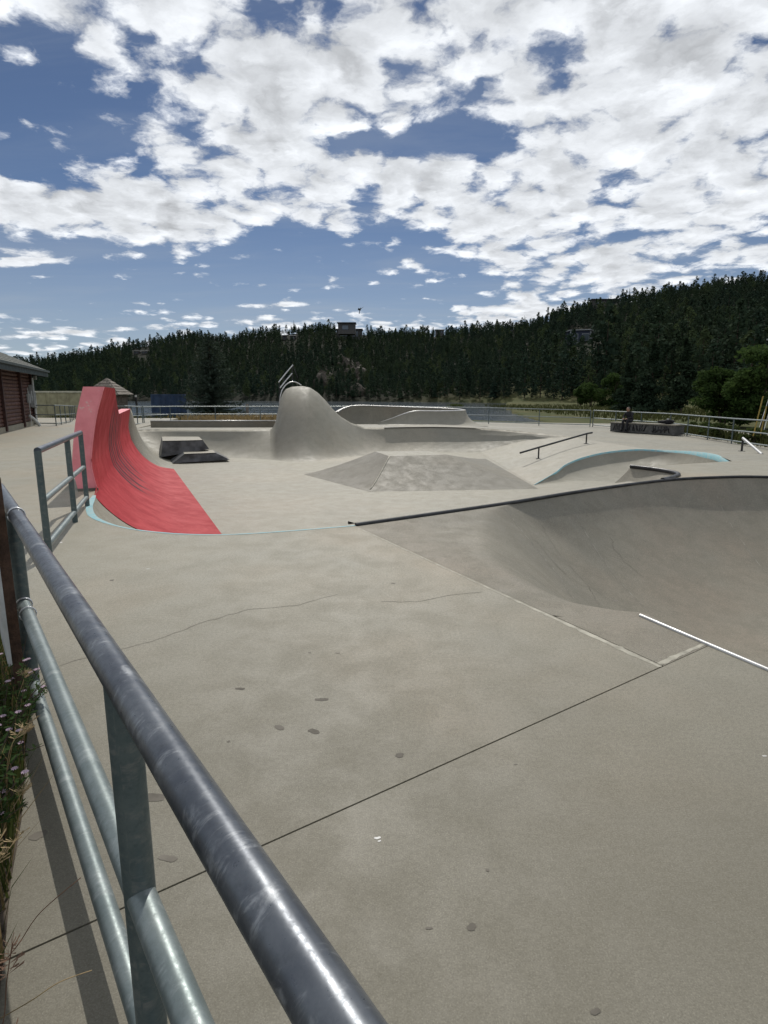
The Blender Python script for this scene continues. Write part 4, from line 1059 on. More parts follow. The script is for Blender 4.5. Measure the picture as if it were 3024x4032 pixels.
# aspens and bushes on the right
def atg(x, y, Y): return YP(x, y, Y)
def bpos(px_, Y, zz=-.6): q = YP(px_, 1600, Y); return (q[0], q[1], zz)
for (x, Y, ytop, wpx, n_, lb) in [(2330, 98, 1490, 140, 2600, 'pale green young aspen at the edge of the meadow'), (2405, 96, 1475, 120, 2600, 'taller pale green aspen leaning over the meadow slope'), (2280, 100, 1520, 70, 1200, 'small pale green aspen sapling in the meadow')]:
    H = YP(x, ytop, Y)[2]+.6; broad(bpos(x, Y), H, wpx/F*Y, int(x), 'aspen', lb, 'tree', 'aspen_tree', None, n_, .19)
for (x, Y, ytop, wpx, n_, lb) in [(2850, 44, 1460, 280, 6500, 'broad bright green leafy tree behind the right fence'), (3010, 40, 1370, 330, 7500, 'tall green leafy tree rising behind the yellow guy guards')]:
    H = YP(x, ytop, Y)[2]+.7; broad(bpos(x, Y, -.7), H, wpx/F*Y, int(x), 'aspen', lb, 'tree', 'leafy_tree', None, n_, .13, 16)
for (x, Y, ytop, wpx, lb, mt) in [(2560, 62, 1360, 150, 'dark dense pine standing behind the graffiti bench', 'pine'), (2680, 66, 1340, 170, 'tall dark pine left of the leafy trees behind the right fence', 'pine'), (2470, 70, 1400, 130, 'slender dark pine right of the meadow aspens', 'pine')]:
    p0 = bpos(x, Y, -.8); H = YP(x, ytop, Y)[2]+.8
    root = empty('pine_tree', p0, lb, 'tree')
    bl = [((random.uniform(-.25, .25)*wpx/F*Y*(1.1-f), random.uniform(-.25, .25)*wpx/F*Y*(1.1-f), H*f), (wpx/F*Y*.34*(1.1-f), wpx/F*Y*.34*(1.1-f), H*.07)) for f in np.linspace(.12, .97, 16)]
    mk('crown', *leaf_crown(int(x), bl, 4600, .2), 'pine', root); mk('trunk', *trunk_mesh(H, .2), 'trunk', root)
for i, (x, Y, ht, wd, lb) in enumerate([(2790, 30, .9, 1.6, 'low yellow-green shrub outside the right fence'), (2860, 27.5, 1.0, 1.5, 'rounded yellow-green shrub behind the right fence rails'), (2960, 25, .9, 1.6, 'grey-green shrub below the yellow guy guards'), (2720, 33, .8, 1.4, 'small dull green shrub right of the graffiti bench'), (1790, 58, 1.6, 3.4, 'pale shrub on the lake shore behind the raised bowl'), (2020, 46, .5, 2.2, 'low pale shrub by the water behind the fence')]):
    q = YP(x, 1700, Y); broad((q[0], q[1], -.75 if Y < 40 else -.9), ht, wd, 50+i, 'shrub', lb, 'shrub', 'shrub', None, 1300, .07, 8)

# weeds outside the fences
def blades(pts, hmin, hmax, seed, w=.012):
    r = random.Random(seed); V, Fc = [], []
    for (x, y, z) in pts:
        a = r.random()*6.28; h_ = r.uniform(hmin, hmax); l = r.uniform(.1, .55)*h_; ca, sa = math.cos(a), math.sin(a); b = len(V); ww = w*r.uniform(.6, 1.5)
        V += [(x-sa*ww, y+ca*ww, z), (x+sa*ww, y-ca*ww, z), (x+ca*l*.35+sa*ww*.7, y+sa*l*.35-ca*ww*.7, z+h_*.6), (x+ca*l*.35-sa*ww*.7, y+sa*l*.35+ca*ww*.7, z+h_*.6), (x+ca*l, y+sa*l, z+h_*.95)]
        Fc += [(b, b+1, b+2, b+3), (b+3, b+2, b+4)]
    return V, Fc
rs = np.random.default_rng(11)
def along(pl, n, spread, zf):
    p = resample(pl, .2); out = []
    for _ in range(n):
        i = rs.integers(0, len(p)-1); q = p[i]; out.append((q[0]+rs.normal(0, spread), q[1]+rs.normal(0, spread), zf))
    return out
wl = along([(15.6, 38), (16.3, 31.6), (15.7, 24), (15.2, 17)], 5200, .35, -.55)
tag(mk('weeds', *blades(wl, .2, .65, 1, .02), 'meadow'), 'green weeds growing along the right fence', 'weeds', None, 'stuff')
wl = along([(-13.8, 43.5), (-4, 43), (3, 43.6)], 6000, 1.0, -.42)
tag(mk('dry_grass', *blades(wl, .25, .8, 2, .025), 'grass_dry'), 'dry tan grass between the back fence and the lake', 'grass', None, 'stuff')
wl = along([(-24, 43.4), (-15, 44)], 1500, .5, -.4)+[(rs.uniform(18, 45), rs.uniform(45, 110), -.45) for _ in range(6000)]
tag(mk('meadow_grass', *blades(wl, .25, .6, 3, .05), 'meadow'), 'rough meadow grass beyond the right fence', 'grass', None, 'stuff')

# planting bed in the near left corner
bed = [(-1.62, 2.45), (-1.49, 2.23), (-1.33, 1.93), (-1.19, 1.64), (-1.06, 1.4), (-.97, 1.22), (-.82, .8), (-.7, .3), (-3, .3), (-4.5, 2.5), (-3.0, 3.9), (-2.45, 3.6), (-2.0, 3.05)]
structure(mk('planting_bed', *patch(bed, lambda x, y: .012+.02*random.random(), .12), 'soil'))
def bedpts(n, edge=True):
    out = []; b = np.array(bed)
    while len(out) < n:
        x, y = rs.uniform(-2.9, -.7), rs.uniform(.6, 3.7)
        if in_poly(np.array([x]), np.array([y]), b)[0] and (x > -2.4 or y > 2.2): out.append((x, y, .02))
    return out
tag(mk('bed_grass', *blades(bedpts(7000), .08, .34, 5, .0035), 'grass_green'), 'tangled green grass filling the near bed', 'grass', None, 'stuff')
tag(mk('bed_straw', *blades(bedpts(1700), .12, .42, 6, .003), 'grass_dry'), 'dry straw blades mixed into the near bed', 'grass', None, 'stuff')
def aster(loc, seed, label):
    r = random.Random(seed); root = empty('aster_plant', loc, label, 'plant', None)
    Vs, Fs = [], []; Vl, Fl = [], []; fl = []
    for i in range(34):
        a = r.random()*6.28; h_ = r.uniform(.14, .40); l = r.uniform(.02, .22); tip = (l*math.cos(a), l*math.sin(a), h_)
        V, Fc, U = tube([(0, 0, 0), (tip[0]*.4, tip[1]*.4, h_*.6), tip], [.0026, .002, .0012], 5, False); n = len(Vs); Vs += V; Fs += [tuple(j+n for j in f) for f in Fc]
        for j in range(22):
            t = r.uniform(.2, 1); p = (tip[0]*t*.9, tip[1]*t*.9, h_*t); b = r.random()*6.28; s = r.uniform(.018, .038); dz = r.uniform(-.2, .7)*s; n = len(Vl); ww = s*.22
            ca, sa = math.cos(b), math.sin(b)
            Vl += [p, (p[0]+ca*s*.5-sa*ww, p[1]+sa*s*.5+ca*ww, p[2]+dz*.6), (p[0]+ca*s, p[1]+sa*s, p[2]+dz), (p[0]+ca*s*.5+sa*ww, p[1]+sa*s*.5-ca*ww, p[2]+dz*.6)]; Fl.append((n, n+1, n+2, n+3))
        if r.random() < .35: fl.append(tip)
    mk('stem', Vs, Fs, 'trunk', root); mk('foliage', Vl, Fl, 'aster', root)
    for p in fl:
        V = []; Fc = []
        for j in range(9):
            a = 6.283*j/9; s = .013; n = len(V); ca, sa = math.cos(a), math.sin(a)
            V += [(p[0], p[1], p[2]), (p[0]+ca*s*.7-sa*s*.22, p[1]+sa*s*.7+ca*s*.22, p[2]+.004), (p[0]+ca*s, p[1]+sa*s, p[2]+.002), (p[0]+ca*s*.7+sa*s*.22, p[1]+sa*s*.7-ca*s*.22, p[2]+.004)]; Fc.append((n, n+1, n+2, n+3))
        mk('flower', V, Fc, 'petal', root)
for i, (x, y) in enumerate([(-1.72, 2.55), (-1.58, 2.22), (-1.85, 2.35), (-1.47, 1.98), (-2.05, 2.75), (-1.7, 1.95), (-1.36, 1.72), (-1.95, 2.1)]):
    aster((x, y, .02), 70+i, 'leafy green aster clump with small pale flowers in the near bed')
    bpy.context.view_layer.update
for ob in bpy.data.objects:
    if ob.name.startswith('aster_plant'): ob['group'] = 'asters in the near bed'
def stalk(pts, label, seed, mat='straw', head=True):
    r = random.Random(seed); o = pts[0]; root = empty('dry_stalk', o, label, 'plant stalk')
    s = spline(pts, 8); pipe('stem', s, .0013, mat, root, 5, o)
    if head:
        V, Fc = [], []
        for i in range(46):
            t = r.uniform(.72, 1); q = s[int(t*(len(s)-1))]; a = r.random()*6.28; L = r.uniform(.012, .035)*(1.25-t)*2.2; n = len(V)
            V += [(q[0], q[1], q[2]), (q[0]+L*math.cos(a)+.003, q[1]+L*math.sin(a), q[2]+.6*L), (q[0]+L*1.1*math.cos(a), q[1]+L*1.1*math.sin(a)+.003, q[2]+.72*L)]; Fc.append((n, n+1, n+2))
        mk('seed_head', rel(V, o), Fc, 'straw_dark' if mat != 'straw' else 'straw', root)
stalk([(-1.05, 1.35, .02), (-.97, 1.33, .12), (-.9, 1.33, .22), (-.80, 1.36, .30)], 'thin dark stalk with a single bud reaching across the bottom rail', 1, 'straw_dark', False)
stalk([(-.96, 1.22, .02), (-.86, 1.2, .10), (-.80, 1.22, .13), (-.74, 1.26, .12)], 'pale bent straw lying over the concrete joint', 2, 'straw', False)
stalk([(-.93, 1.1, .02), (-.88, 1.12, .12), (-.86, 1.13, .24), (-.85, 1.15, .32)], 'upright reddish seed-headed grass stalk at the edge of the bed', 3, 'straw_dark')
stalk([(-.95, 1.15, .02), (-.87, 1.06, .1), (-.82, 1.03, .17), (-.78, 1.03, .22)], 'leaning reddish seed-headed grass stalk over the concrete', 4, 'straw_dark')
for i, (x, y) in enumerate([(-1.22, 1.72), (-1.3, 1.88), (-1.12, 1.5), (-1.42, 2.12), (-1.04, 1.36), (-1.6, 2.42), (-1.25, 1.6)]):
    hh = random.uniform(.28, .45); stalk([(x-.05, y, .02), (x-.03, y+.0, hh*.5), (x+.02, y+random.uniform(-.04, .06), hh*.85), (x+random.uniform(.0, .08), y+random.uniform(-.05, .08), hh)], 'arching tan seed-headed grass stalk in the near bed', 10+i)
for ob in bpy.data.objects:
    if ob.name.startswith('dry_stalk') and 'arching tan' in ob.get('label', ''): ob['group'] = 'tan grass stalks in the near bed'

# ------------------------------------------------------------------ log building on the left
def building():
    c0 = np.array((-18.2, 31.4)); dr = np.array((-3.0, 7.9)); dr = dr/np.linalg.norm(dr); nr = np.array((dr[1], -dr[0]))   # nr points to the park
    L = 14.0; org = (c0[0], c0[1], 0)
    root = empty('log_building', org, 'brown log-sided building with a dark green roof edge', 'building')
    def P(s, o, z): q = -dr*s+nr*o; return (q[0], q[1], z)      # s back towards the camera along the wall
    def bx(name, s0, s1, o0, o1, z0, z1, mat, par=root):
        V = [P(s, o, z) for z in (z0, z1) for (s, o) in ((s0, o0), (s1, o0), (s1, o1), (s0, o1))]
        return mk(name, V, [(0, 3, 2, 1), (4, 5, 6, 7), (0, 1, 5, 4), (1, 2, 6, 5), (2, 3, 7, 6), (3, 0, 4, 7)], mat, par)
    w = bx('wall', 0, L, -5, -.06, 0, 2.72, 'log_dark')
    bx('foundation', -.02, L, -.2, .03, -.05, .24, 'concrete_far')
    z = .25; hp_ = .165
    while z < 2.66:
        V = []; prof_ = [(0, z+.004), (.045, z+.03), (.06, z+hp_/2), (.045, z+hp_-.03), (0, z+hp_-.004)]
        for s in (0.08, L):
            for (o, zz) in prof_: V.append(P(s, o-.06, zz))
        Fc = [(i, i+5, i+6, i+1) for i in range(4)]+[(0, 1, 2, 3, 4), (9, 8, 7, 6, 5)]
        mk('log', V, Fc, 'log_brown', w, True, angle=60)
        V2 = []
        for o in (-.06, -5):
            for (q, zz) in prof_: V2.append(P(-q+.06-.06, o, zz))
        mk('log', V2, Fc, 'log_brown', w, True, angle=60); z += hp_
    bx('corner_board', -.08, .1, -.12, .09, .05, 2.7, 'log_dark')
    bx('pilaster', 2.75, 2.95, -.05, .10, .05, 2.7, 'log_dark'); bx('pilaster', 6.6, 6.8, -.05, .10, .05, 2.7, 'log_dark')
    # roof: eave along the wall, hip at the far end
    e = .75; ze = 2.78
    V = [P(-e, e, ze), P(L, e, ze), P(L, -2.6, ze+1.55), P(2.0, -2.6, ze+1.55), P(-e, -5.8, ze), P(L, -5.8, ze)]
    V += [(x, y, zz-.05) for x, y, zz in V[:2]]+[V[4]]
    rf = mk('roof', V[:6], [(0, 1, 2, 3), (4, 0, 3), (5, 4, 3, 2)], 'roof_green', root)
    # shingle courses
    for kx in range(11):
        f0 = kx/11; f1 = (kx+1)/11+.02
        a0 = np.array(V[0])*(1-f0)+np.array(V[3])*f0; b0 = np.array(V[1])*(1-f0)+np.array(V[2])*f0
        a1 = np.array(V[0])*(1-f1)+np.array(V[3])*f1; b1 = np.array(V[1])*(1-f1)+np.array(V[2])*f1
        up0 = np.array((0, 0, .035)); up1 = np.array((0, 0, .012))
        mk('shingle_course', [a0+up0, b0+up0, b1+up1, a1+up1, a0, b0], [(0, 1, 2, 3), (4, 5, 1, 0)], 'roof_green', rf)
    bx('fascia', -e, L, e-.04, e+.0, ze-.30, ze+.01, 'fascia'); bx('fascia', -e-.0, -e+.04, -5.8, e-.04, ze-.30, ze+.01, 'fascia')
    bx('soffit', -e+.05, L, -.06, e-.05, ze-.12, ze-.08, 'fascia')
    bx('gutter', -e, L, e+.002, e+.09, ze-.08, ze+.02, 'fascia')
    # services
    bx('meter_box', .75, 1.0, .0, .16, 1.25, 1.75, 'metal_grey'); bx('meter_box', 1.15, 1.35, .0, .14, 1.15, 1.6, 'metal_grey'); bx('meter_box', .35, .6, .0, .2, .95, 2.05, 'metal_grey'); bx('meter_box', .12, .3, .02, .22, .9, 1.7, 'metal_grey')
    for s, r in ((.2, .05), (1.7, .018)):
        q = P(s, .14, 0); pipe('conduit', [(q[0], q[1], .02), (q[0], q[1], 1.9 if s > 1 else 2.4)], r, 'pvc', root, 10)
    q = [P(1.5, .03, .55), P(1.42, .16, .42), P(1.3, .35, .16), P(1.25, .42, .02)]; pipe('vent_pipe', spline(q, 5), .075, 'pvc', root, 10)
    q = P(-.3, .2, 2.5); V, Fc = boxv((q[0], q[1], 2.42), (.12, .12, .2)); mk('eave_lamp', V, Fc, 'metal_grey', root)
building()

def container(name, loc, L, Wd, Hh, rz, mats, label):
    root = empty(name, loc, label, 'shipping container', None, rz)
    def wallz(x0, y0, x1, y1, nm):
        n = int(math.hypot(x1-x0, y1-y0)/.14); V = []; d = np.array((x1-x0, y1-y0)); d = d/np.linalg.norm(d); nn = np.array((d[1], -d[0]))
        for i in range(n+1):
            t = i/n; off = .02 if (i//2) % 2 == 0 else -.02
            for z in (.12, Hh-.1): V.append((x0+(x1-x0)*t+nn[0]*off, y0+(y1-y0)*t+nn[1]*off, z))
        mk(nm, V, [(2*i, 2*i+2, 2*i+3, 2*i+1) for i in range(n)], mats[0], root)
    a, b = L/2-.06, Wd/2-.06
    wallz(-a, -b, a, -b, 'side_panel'); wallz(a, -b, a, b, 'side_panel'); wallz(a, b, -a, b, 'side_panel'); wallz(-a, b, -a, -b, 'side_panel')
    for z in (.06, Hh-.05):
        for (x, y, sx, sy) in ((0, -Wd/2+.04, L, .1), (0, Wd/2-.04, L, .1), (-L/2+.04, 0, .1, Wd-.1), (L/2-.04, 0, .1, Wd-.1)):
            V, Fc = boxv((x, y, z), (sx, sy, .12)); mk('frame_rail', V, Fc, mats[1] if z > 1 else mats[0], root)
    for x in (-L/2+.05, L/2-.05):
        for y in (-Wd/2+.05, Wd/2-.05):
            V, Fc = boxv((x, y, Hh/2), (.15, .15, Hh)); mk('corner_post', V, Fc, mats[0], root)
    V, Fc = boxv((0, 0, Hh-.06), (L-.15, Wd-.15, .05)); mk('roof', V, Fc, mats[0], root)
    for x in np.linspace(-a*.5, a*.5, 4):
        VV, FF, U = tube([(x, -b-.06, .2), (x, -b-.06, Hh-.2)], .02, 6); mk('lock_rod', VV, FF, mats[0], root)
    return root
q = YP(250, 1610, 45.5); container('shipping_container', (q[0]-.9, q[1]+1.2, -.62), 5.2, 2.44, 2.45, math.radians(2), ('tan_steel', 'tan_light'), 'tan shipping container behind the fence next to the log building')
q = YP(645, 1600, 57); container('shipping_container', (q[0]+.1, q[1]+1.2, -.95), 3.0, 2.44, 2.55, math.radians(16), ('blue_steel', 'blue_steel'), 'dark blue shipping container left of the spruce')
def kiosk():
    q = YP(430, 1600, 41.5); o = (q[0], q[1], -.35); root = empty('shingled_kiosk', o, 'small log kiosk with a pointed shingle roof behind the red wall', 'kiosk')
    hw = 1.22; ze = 1.9; za = 3.02
    w = None
    for i in range(12):
        V, Fc = boxv((0, 0, .08+i*.155), (hw*1.5, hw*1.5, .148)); mk('log', V, Fc, 'log_weather', root)
    rf = mk('roof', [(-hw, -hw, ze), (hw, -hw, ze), (hw, hw, ze), (-hw, hw, ze), (0, 0, za)], [(0, 1, 4), (1, 2, 4), (2, 3, 4), (3, 0, 4), (3, 2, 1, 0)], 'shingle_grey', root)
    for side in range(4):
        ca, sa = math.cos(side*math.pi/2), math.sin(side*math.pi/2)
        for row in range(6):
            f0, f1 = row/6, (row+1)/6; n = max(1, 7-row)
            for j in range(n):
                x0 = -hw*(1-f0)+2*hw*(1-f0)*j/n; x1 = -hw*(1-f0)+2*hw*(1-f0)*(j+1)/n; s = (1-f1)/(1-f0); lift = .05+random.uniform(0, .03)
                pts = [(x0+.012, -hw*(1-f0)-.03, ze+(za-ze)*f0-.02+lift), (x1-.012, -hw*(1-f0)-.03, ze+(za-ze)*f0-.02+lift), ((x1)*s-.006, -hw*(1-f1), ze+(za-ze)*f1+.02), ((x0)*s+.006, -hw*(1-f1), ze+(za-ze)*f1+.02)]
                pts += [(p[0], p[1], p[2]-.05) for p in pts[:2]]
                mk('shingle', [(x*ca-y*sa, x*sa+y*ca, zz) for x, y, zz in pts], [(0, 1, 2, 3), (4, 5, 1, 0)], 'shingle_grey', rf)
kiosk()
q = YP(538, 1600, 42); o = (q[0], q[1], -.5); root = empty('white_capped_post', o, 'dark post with a white cap between the kiosk and the blue container', 'post')
pipe('shaft', [(0, 0, 0), (0, 0, 1.9)], .07, 'black_rubber', root, 8); pipe('cap', [(0, 0, 1.9), (0, 0, 2.05)], .08, 'roof_pale', root, 8)
# bike rack behind the red wall
q = YP(328, 1660, 19.5); o = (q[0], q[1], 0); root = empty('bike_rack', o, 'black looped bike rack peeking out left of the red wall', 'bike rack')
for dx in (-.08, .32):
    arc = [(dx, 0, 0), (dx, 0, .6)]+[(dx+.2-.2*math.cos(t), .15*math.sin(t), .62+.22*math.sin(t)) for t in np.linspace(.2, 2.9, 9)]+[(dx+.4, 0, .6), (dx+.4, 0, 0)]
    pipe('hoop', arc, .04, 'black_rubber', root, 10)
V, Fc = boxv((.25, .3, 1.02), (.24, .12, .08)); mk('lid_box', V, Fc, 'black_rubber', root)
# boardwalk railing by the lake
p0 = YP(1000, 1600, 62); p1 = YP(1180, 1600, 62)
railing('boardwalk_railing', [(p0[0], p0[1], -.62), (p1[0]+2.5, p1[1], -.62)], 'grey boardwalk railing at the lake edge behind the back fence', h=1.25, r=.05, mats=('pipe_far', 'pipe_far', 'grey_wood', 'pipe_far'), n=6, spacing=1.5)
V, Fc = boxv(((p0[0]+p1[0])/2+1.2, p0[1]+.8, -.68), (p1[0]-p0[0]+3, 2.0, .12)); tag(mk('boardwalk', V, Fc, 'roof_pale'), 'pale plank boardwalk over the water below the boardwalk railing', 'boardwalk')
q = YP(975, 1640, 44); o = (q[0], q[1], -.45); root = empty('wooden_post', o, 'weathered wooden post in the dry grass by the lake', 'post')
V, Fc = boxv((0, 0, .65), (.18, .18, 1.3)); mk('shaft', V, Fc, 'grey_wood', root); V, Fc = boxv((0, 0, 1.32), (.21, .21, .05)); mk('cap', V, Fc, 'grey_wood', root)

# ------------------------------------------------------------------ bench with graffiti, the person and the bag
def bench():
    a = np.array(ZP(2402, 1698, -.42)); b = np.array(ZP(2655, 1714, -.42)); o = tuple(a); root = empty('concrete_bench', o, 'long low concrete bench block covered in dark graffiti by the fence', 'bench')
    d = (b-a); L = np.linalg.norm(d); d /= L; n = np.array((-d[1], d[0], 0)); Hh = .46; dp = .75
    def P(s, t, z): q = d*s+n*t; return np.array((q[0], q[1], z))
    V = [P(0, 0, 0), P(L, 0, 0), P(L, dp, 0), P(0, dp, 0)]; V += [v+np.array((0, 0, Hh)) for v in V]
    mk('block', V, [(0, 1, 5, 4), (1, 2, 6, 5), (2, 3, 7, 6), (3, 0, 4, 7), (4, 5, 6, 7)], 'graffiti_wall', root)
    V = [P(-.04, -.04, Hh), P(L+.04, -.04, Hh), P(L+.04, dp, Hh), P(-.04, dp, Hh)]; V += [v+np.array((0, 0, .05)) for v in V]
    mk('seat_slab', V, [(0, 1, 5, 4), (1, 2, 6, 5), (2, 3, 7, 6), (3, 0, 4, 7), (4, 5, 6, 7)], 'concrete_bowl', root)
    r = random.Random(4)
    for i in range(9):                                   # sprayed letter strokes
        s0 = .25+i*.235; pts = []
        for j in range(5): pts.append(P(s0+r.uniform(-.05, .18), -.012, .08+(.30 if (j % 2) else .0)+r.uniform(0, .06)))
        VV, FF, U = tube(pts, .016, 5); mk('graffiti_stroke', VV, FF, 'graffiti', root, True)
    for i in range(6):
        pts = [P(L-1.2+i*.16+r.uniform(-.08, .12), -.014, .06+r.uniform(0, .36)) for _ in range(6)]
        VV, FF, U = tube(pts, .028, 5); mk('graffiti_stroke', VV, FF, 'graffiti', root, True)
    return a, d, n, Hh+.05, L
ba, bd, bn, bh, bL = bench()
def person():
    c = ba+bd*.95+bn*.38; c[2] += bh; root = empty('person', tuple(c), 'person in dark clothes sitting hunched on the graffiti bench', 'person')
    root.rotation_euler = (0, 0, math.radians(-55))
    J = {'pel': (0, 0, .10, .15), 'waist': (0, -.03, .28, .145), 'chest': (0, -.12, .45, .17), 'neck': (0, -.20, .58, .06), 'lhip': (-.10, -.04, .09, .10), 'lkn': (-.14, -.44, .10, .075), 'lan': (-.14, -.46, -.34, .05), 'lto': (-.14, -.62, -.40, .045), 'rhip': (.10, -.04, .09, .10), 'rkn': (.14, -.44, .12, .075), 'ran': (.14, -.48, -.34, .05), 'rto': (.14, -.64, -.40, .045), 'lsh': (-.19, -.14, .50, .075), 'lel': (-.24, -.26, .27, .055), 'lwr': (-.12, -.42, .21, .04), 'rsh': (.19, -.14, .50, .075), 'rel': (.24, -.26, .27, .055), 'rwr': (.12, -.42, .21, .04)}
    E = [('pel', 'waist'), ('waist', 'chest'), ('chest', 'neck'), ('pel', 'lhip'), ('lhip', 'lkn'), ('lkn', 'lan'), ('lan', 'lto'), ('pel', 'rhip'), ('rhip', 'rkn'), ('rkn', 'ran'), ('ran', 'rto'), ('chest', 'lsh'), ('lsh', 'lel'), ('lel', 'lwr'), ('chest', 'rsh'), ('rsh', 'rel'), ('rel', 'rwr')]
    ks = list(J); me = bpy.data.meshes.new('body'); me.from_pydata([J[q][:3] for q in ks], [(ks.index(a), ks.index(b)) for a, b in E], []); me.materials.append(MATS['cloth_dark'])
    o = bpy.data.objects.new('body', me); COL.objects.link(o); o.parent = root
    md = o.modifiers.new('skin', 'SKIN'); sv = me.skin_vertices[0].data
    for i, q in enumerate(ks): sv[i].radius = (J[q][3], J[q][3]); sv[i].use_root = q == 'pel'
    o.modifiers.new('sub', 'SUBSURF').levels = 2; o.modifiers['sub'].render_levels = 2
    def ball(name, c, s, mat, lo=-1):
        V, Fc = [], []
        for i in range(11):
            for j in range(14):
                t = math.pi*i/10; a = 6.283*j/14; V.append((c[0]+s[0]*math.sin(t)*math.cos(a), c[1]+s[1]*math.sin(t)*math.sin(a), c[2]+s[2]*math.cos(t)))
        for i in range(10):
            for j in range(14): Fc.append((i*14+j, (i+1)*14+j, (i+1)*14+(j+1) % 14, i*14+(j+1) % 14))
        return mk(name, V, Fc, mat, root, True)
    ball('head', (0, -.25, .70), (.078, .10, .12), 'skin'); ball('hair', (0, -.225, .735), (.086, .105, .10), 'hair'); ball('nose', (0, -.35, .69), (.014, .022, .02), 'skin')
    for sx in (-1, 1):
        ball('ear', (sx*.08, -.24, .70), (.012, .02, .03), 'skin'); ball('hand', (sx*.09, -.47, .20), (.04, .055, .03), 'skin')
        for fi in range(4):
            VV, FF, U = tube([(sx*(.065+.018*fi), -.50, .205), (sx*(.06+.016*fi), -.545, .195), (sx*(.055+.014*fi), -.56, .165)], .009, 6); mk('finger', VV, FF, 'skin', root, True)
        VV, FF, U = tube([(sx*.055, -.46, .21), (sx*.03, -.49, .215), (sx*.02, -.51, .20)], .010, 6); mk('thumb', VV, FF, 'skin', root, True)
        V, Fc = boxv((sx*.14, -.58, -.435), (.09, .25, .06)); mk('shoe', V, Fc, 'black_rubber', root)
person()
def bag():
    c = ba+bd*(bL-.75)+bn*.35; c[2] += bh; root = empty('backpack', tuple(c), 'dark slumped backpack with a pale tag lying on the graffiti bench', 'backpack')
    V, Fc = [], []
    for i in range(9):
        for j in range(14):
            t = math.pi*i/8; a = 6.283*j/14; sq = 1+.12*math.sin(3*a)+.08*math.sin(2*t)
            V.append((.42*math.sin(t)**.7*math.cos(a)*sq, .18*math.sin(t)**.7*math.sin(a), .11+.11*math.cos(t)*(1+.2*math.cos(a))))
    for i in range(8):
        for j in range(14): Fc.append((i*14+j, (i+1)*14+j, (i+1)*14+(j+1) % 14, i*14+(j+1) % 14))
    mk('body', V, Fc, 'cloth_dark', root, True)
    VV, FF, U = tube([(-.3, -.12, .1), (-.1, -.2, .22), (.15, -.2, .2), (.3, -.12, .08)], .02, 6); mk('strap', VV, FF, 'black_rubber', root, True)
    V, Fc = boxv((.05, -.05, .26), (.1, .06, .06)); mk('tag', V, Fc, 'roof_pale', root)
bag()

# ------------------------------------------------------------------ utility pole, guy guards
def utility():
    q = YP(3090, 1700, 46); o = (q[0], q[1], -.7); root = empty('utility_pole', o, 'grey wooden utility pole with a crossarm and guy wires above the right trees', 'utility pole')
    pipe('pole', [(0, 0, 0), (-.2, 0, 11.5)], .14, 'grey_wood', root, 10)
    a = YP(2977, 1337, 46); zc_ = a[2]-o[2]
    V, Fc = boxv((-.6, 0, zc_), (3.2, .12, .11)); mk('crossarm', V, Fc, 'metal_grey', root)
    for dx in (-2.0, -1.2, .6):
        pipe('insulator', [(dx, 0, zc_+.05), (dx, 0, zc_+.28)], .055, 'pvc', root, 8)
    for tx, ty in ((2965, 1712), (2990, 1716)):
        e = YP(tx, ty, 25.0); pipe('guy_wire', [(0-.1, 0, 9), (e[0]-o[0], e[1]-o[1], -.2)], .012, 'metal_grey', root, 6)
utility()
for i, (x0, y0, x1, y1, lb) in enumerate([(2965, 1720, 3005, 1560, 'yellow guy wire guard, the left of the pair outside the fence'), (2992, 1722, 3018, 1600, 'yellow guy wire guard leaning beside its twin outside the fence')]):
    a = YP(x0, y0, 24.6); b = YP(x1, y1, 24.9); pm = [tuple(np.array(a)*(1-t)+np.array(b)*t) for t in np.linspace(0, 1, 6)]
    root = empty('guy_guard', a, lb, 'guy guard'); pipe('sleeve', pm, .024, 'yellow', root, 10, a); pipe('collar', [pm[0], tuple(np.array(pm[0])+.06*(np.array(pm[1])-np.array(pm[0])))], .045, 'steel_dark', root, 10, a)

# ------------------------------------------------------------------ houses on the hill
def hill_hit(x, y, lo=100.0, hi=520.0):
    d = ray(x, y)
    for Y in np.arange(lo, hi, 1.0):
        p = (d[0]*Y/d[1], Y, CH+d[2]*Y/d[1])
        if float(terr(np.array([p[0]]), np.array([p[1]]))[0]) >= p[2]: return Y
    return None
def house(name, x0, y0, x1, y1, Y, label, wall, roof, windows, trims=True, roofline=None, depth=8, deckrail=False):
    hit = hill_hit((x0+x1)/2, y1+4); Y = hit if hit else Y
    print('house', name, x0, Y)
    a = np.array(YP(x0, y1, Y)); b = np.array(YP(x1, y1, Y)); ht = YP(x0, y0, Y)[2]-a[2]; Wd = b[0]-a[0]
    o = tuple(a); root = empty(name, o, label, 'house')
    V, Fc = boxv((Wd/2, depth/2, ht/2-1.0), (Wd, depth, ht+2.0)); mk('wall', V, Fc, wall, root)
    if roofline is None:
        V, Fc = boxv((Wd/2, depth/2-.4, ht+.18), (Wd+1.0, depth+1.2, .35)); mk('roof', V, Fc, roof, root)
    else: roofline(root, Wd, ht, depth, roof)
    for (u0, v0, u1, v1) in windows:
        cx, cz_, sx, sz = (u0+u1)/2*Wd, (v0+v1)/2*ht, (u1-u0)*Wd, (v1-v0)*ht
        w = mk('window', *boxv((cx, -.06, cz_), (sx+.3, .12, sz+.3)), 'white_trim' if trims else 'house_dark', root)
        mk('pane', *boxv((cx, -.14, cz_), (sx, .06, sz)), 'glass_dark', w)
    return root
